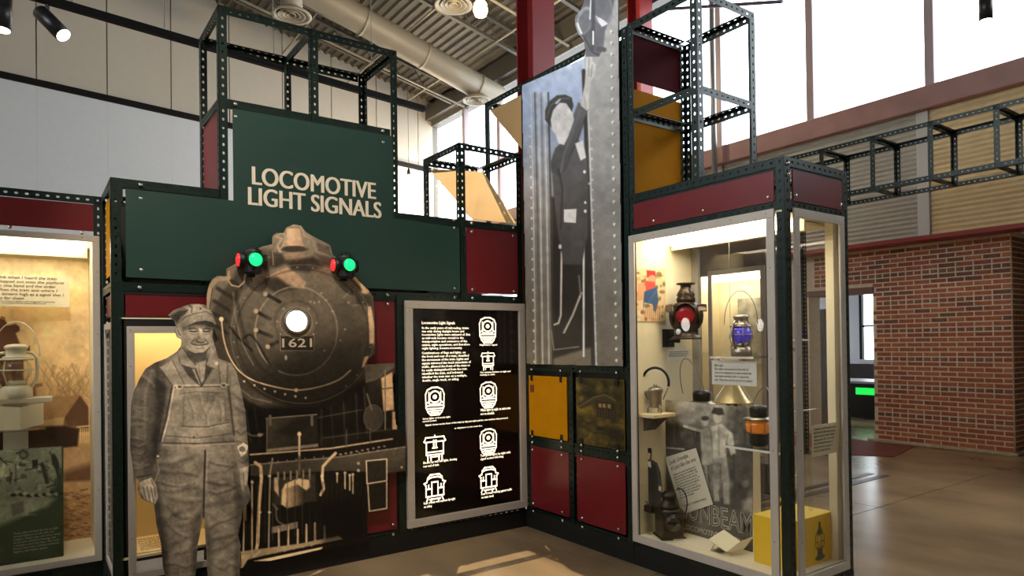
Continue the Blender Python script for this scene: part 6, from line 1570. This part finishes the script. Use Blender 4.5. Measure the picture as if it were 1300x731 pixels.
# --- tall lantern by the side pane, mostly behind the corner post
c3 = np.array([.27, -2.18, .486])
r = root('lantern', tuple(c3), 'tall brown lantern on the yellow block behind the corner post', 'lantern', 'lanterns in the right case')
mk('stand', join(*[tube([c3+np.array([.0, 0, .10]), c3+np.array([.05*math.cos(a), .05*math.sin(a), .001])], .006, 6) for a in (0, 2.1, 4.2)]), M_IRON, r)
mk('body', lathe([(.02, .09), (.05, .12), (.055, .25), (.04, .34), (.02, .36)], c3, 20), mat('brown_leather', (86, 58, 40), .5), r, True)
# side caption card behind the end pane
yk = YC+.012
a = on_y(np.array(1032.), np.array(580.), yk); b = on_y(np.array(1065.), np.array(580.), yk); t = on_y(np.array(1032.), np.array(540.), yk)
r = root('caption_card', (a[0], yk, a[2]), 'white text card fixed inside the end pane of the lantern case', 'card', 'caption cards in the lantern case')
mk('card', box(a[0], b[0], yk, yk+.003, a[2], t[2]), mat('card_warm', (226, 214, 176), .7), r)
mk('lettering', text_fit('Conductors and brakemen used\nhand lanterns like these to pass\nsignals along the train. A lamp\nswung across the track meant\nstop; raised and lowered, it\nmeant proceed; swung in a\ncircle, it meant back up.', (a[0]+.012, yk-.0006, a[2]+.02), X_, Z_, (b[0]-a[0])*.84, (t[2]-a[2])*.8, depth=.0004), M_INK, r)
r = root('acrylic_rack', (.30, -2.30, .87), 'clear acrylic rack with bright edges behind the end pane', 'rack')
M_EDGE = mat('edge_white', (220, 220, 210), .4)
mk('edge', join(tube([(.20, -2.32, .872), (.20, -2.32, 2.16)], .003, 5)), M_EDGE, r)
mk('edge', tube([(.16, -2.31, 1.50), (.33, -2.31, 1.50)], .004, 5), M_EDGE, r)
mk('edge', tube([(.13, -2.31, 1.10), (.40, -2.31, 1.10)], .004, 5), M_EDGE, r)
mk('edge', tube([(.24, -2.31, .74), (.24, -2.31, 1.08), (.15, -2.31, 1.08), (.15, -2.31, .74), (.24, -2.31, .74)], .003, 5), M_EDGE, r)
mk('bow', tube(arc((.20, -2.27, 1.34), (.11, .12), -70, 80, 14, X_, Z_), .008, 6), mat('bow_brass', (176, 140, 90), .4, .4), r, True)
mk('plate', box(.12, .42, -2.27, -2.30, 1.094, 1.100), M_ACRYL, r)
# --- furniture in the annex beyond the doorway
r = root('annex_counter', (9.6, 1.9, 0), 'dark counter with glowing green screen beyond the brick doorway', 'counter')
gp = on_x(np.array(1090.), np.array(497.), 9.5)
mk('worktop', box(9.4, 10.4, gp[1]-1.2, gp[1]+.9, gp[2]+.16, gp[2]+.2), mat('counter_pale', (180, 184, 190), .4), r)
mk('body', box(9.6, 10.3, gp[1]-1.1, gp[1]+.8, .12, gp[2]+.16), mat('counter_dark', (22, 22, 24), .5), r)
mk('green_screen', box(9.585, 9.6, gp[1]-.25, gp[1]+.10, gp[2]-.06, gp[2]+.07), mat('green_screen', (30, 220, 80), .4, emit=.9), r)
mk('plinth', box(9.6, 10.3, gp[1]-1.1, gp[1]+.8, 0, .12), M_BLACK, r)
gc = on_x(np.array(1030.), np.array(450.), 8.2)
gc[1] += .1
r = root('cabinet', (8.2, gc[1], 0), 'tall grey cabinet in the far room seen through the end pane', 'cabinet')
mk('body', box(8.2, 8.6, gc[1]-.35, gc[1]+.35, 0, 1.95), mat('cabinet_grey', (92, 92, 94), .5), r)
mk('cornice', box(8.16, 8.6, gc[1]-.4, gc[1]+.4, 1.95, 2.05, .02), mat('cabinet_grey', (92, 92, 94), .5), r)
mk('door', box(8.185, 8.2, gc[1]-.31, gc[1]-.01, .15, 1.85, .004), mat('cabinet_door', (104, 104, 106), .5), r)
mk('door', box(8.185, 8.2, gc[1]+.01, gc[1]+.31, .15, 1.85, .004), mat('cabinet_door', (104, 104, 106), .5), r)

# fine pieces belong to the part they are fixed to
for o in list(bpy.data.objects):
    nm = o.name.split('.')[0]; p = o.parent
    if p is None or p.parent is not None: continue
    if nm in ('lettering', 'print', 'photo_print', 'handwriting', 'number', 'screw', 'lantern_print', 'paragraph', 'caption', 'heading', 'train_icon', 'pane', 'edge'):
        want = {'screw': ('case_frame', 'frame'), 'lantern_print': ('block',), 'pane': ('window_frame', 'mullion'), 'edge': ('plate',)}.get(nm, ('board', 'card', 'page', 'face'))
        for c in p.children:
            if c.name.split('.')[0] in want and c is not o:
                o.parent = c; break
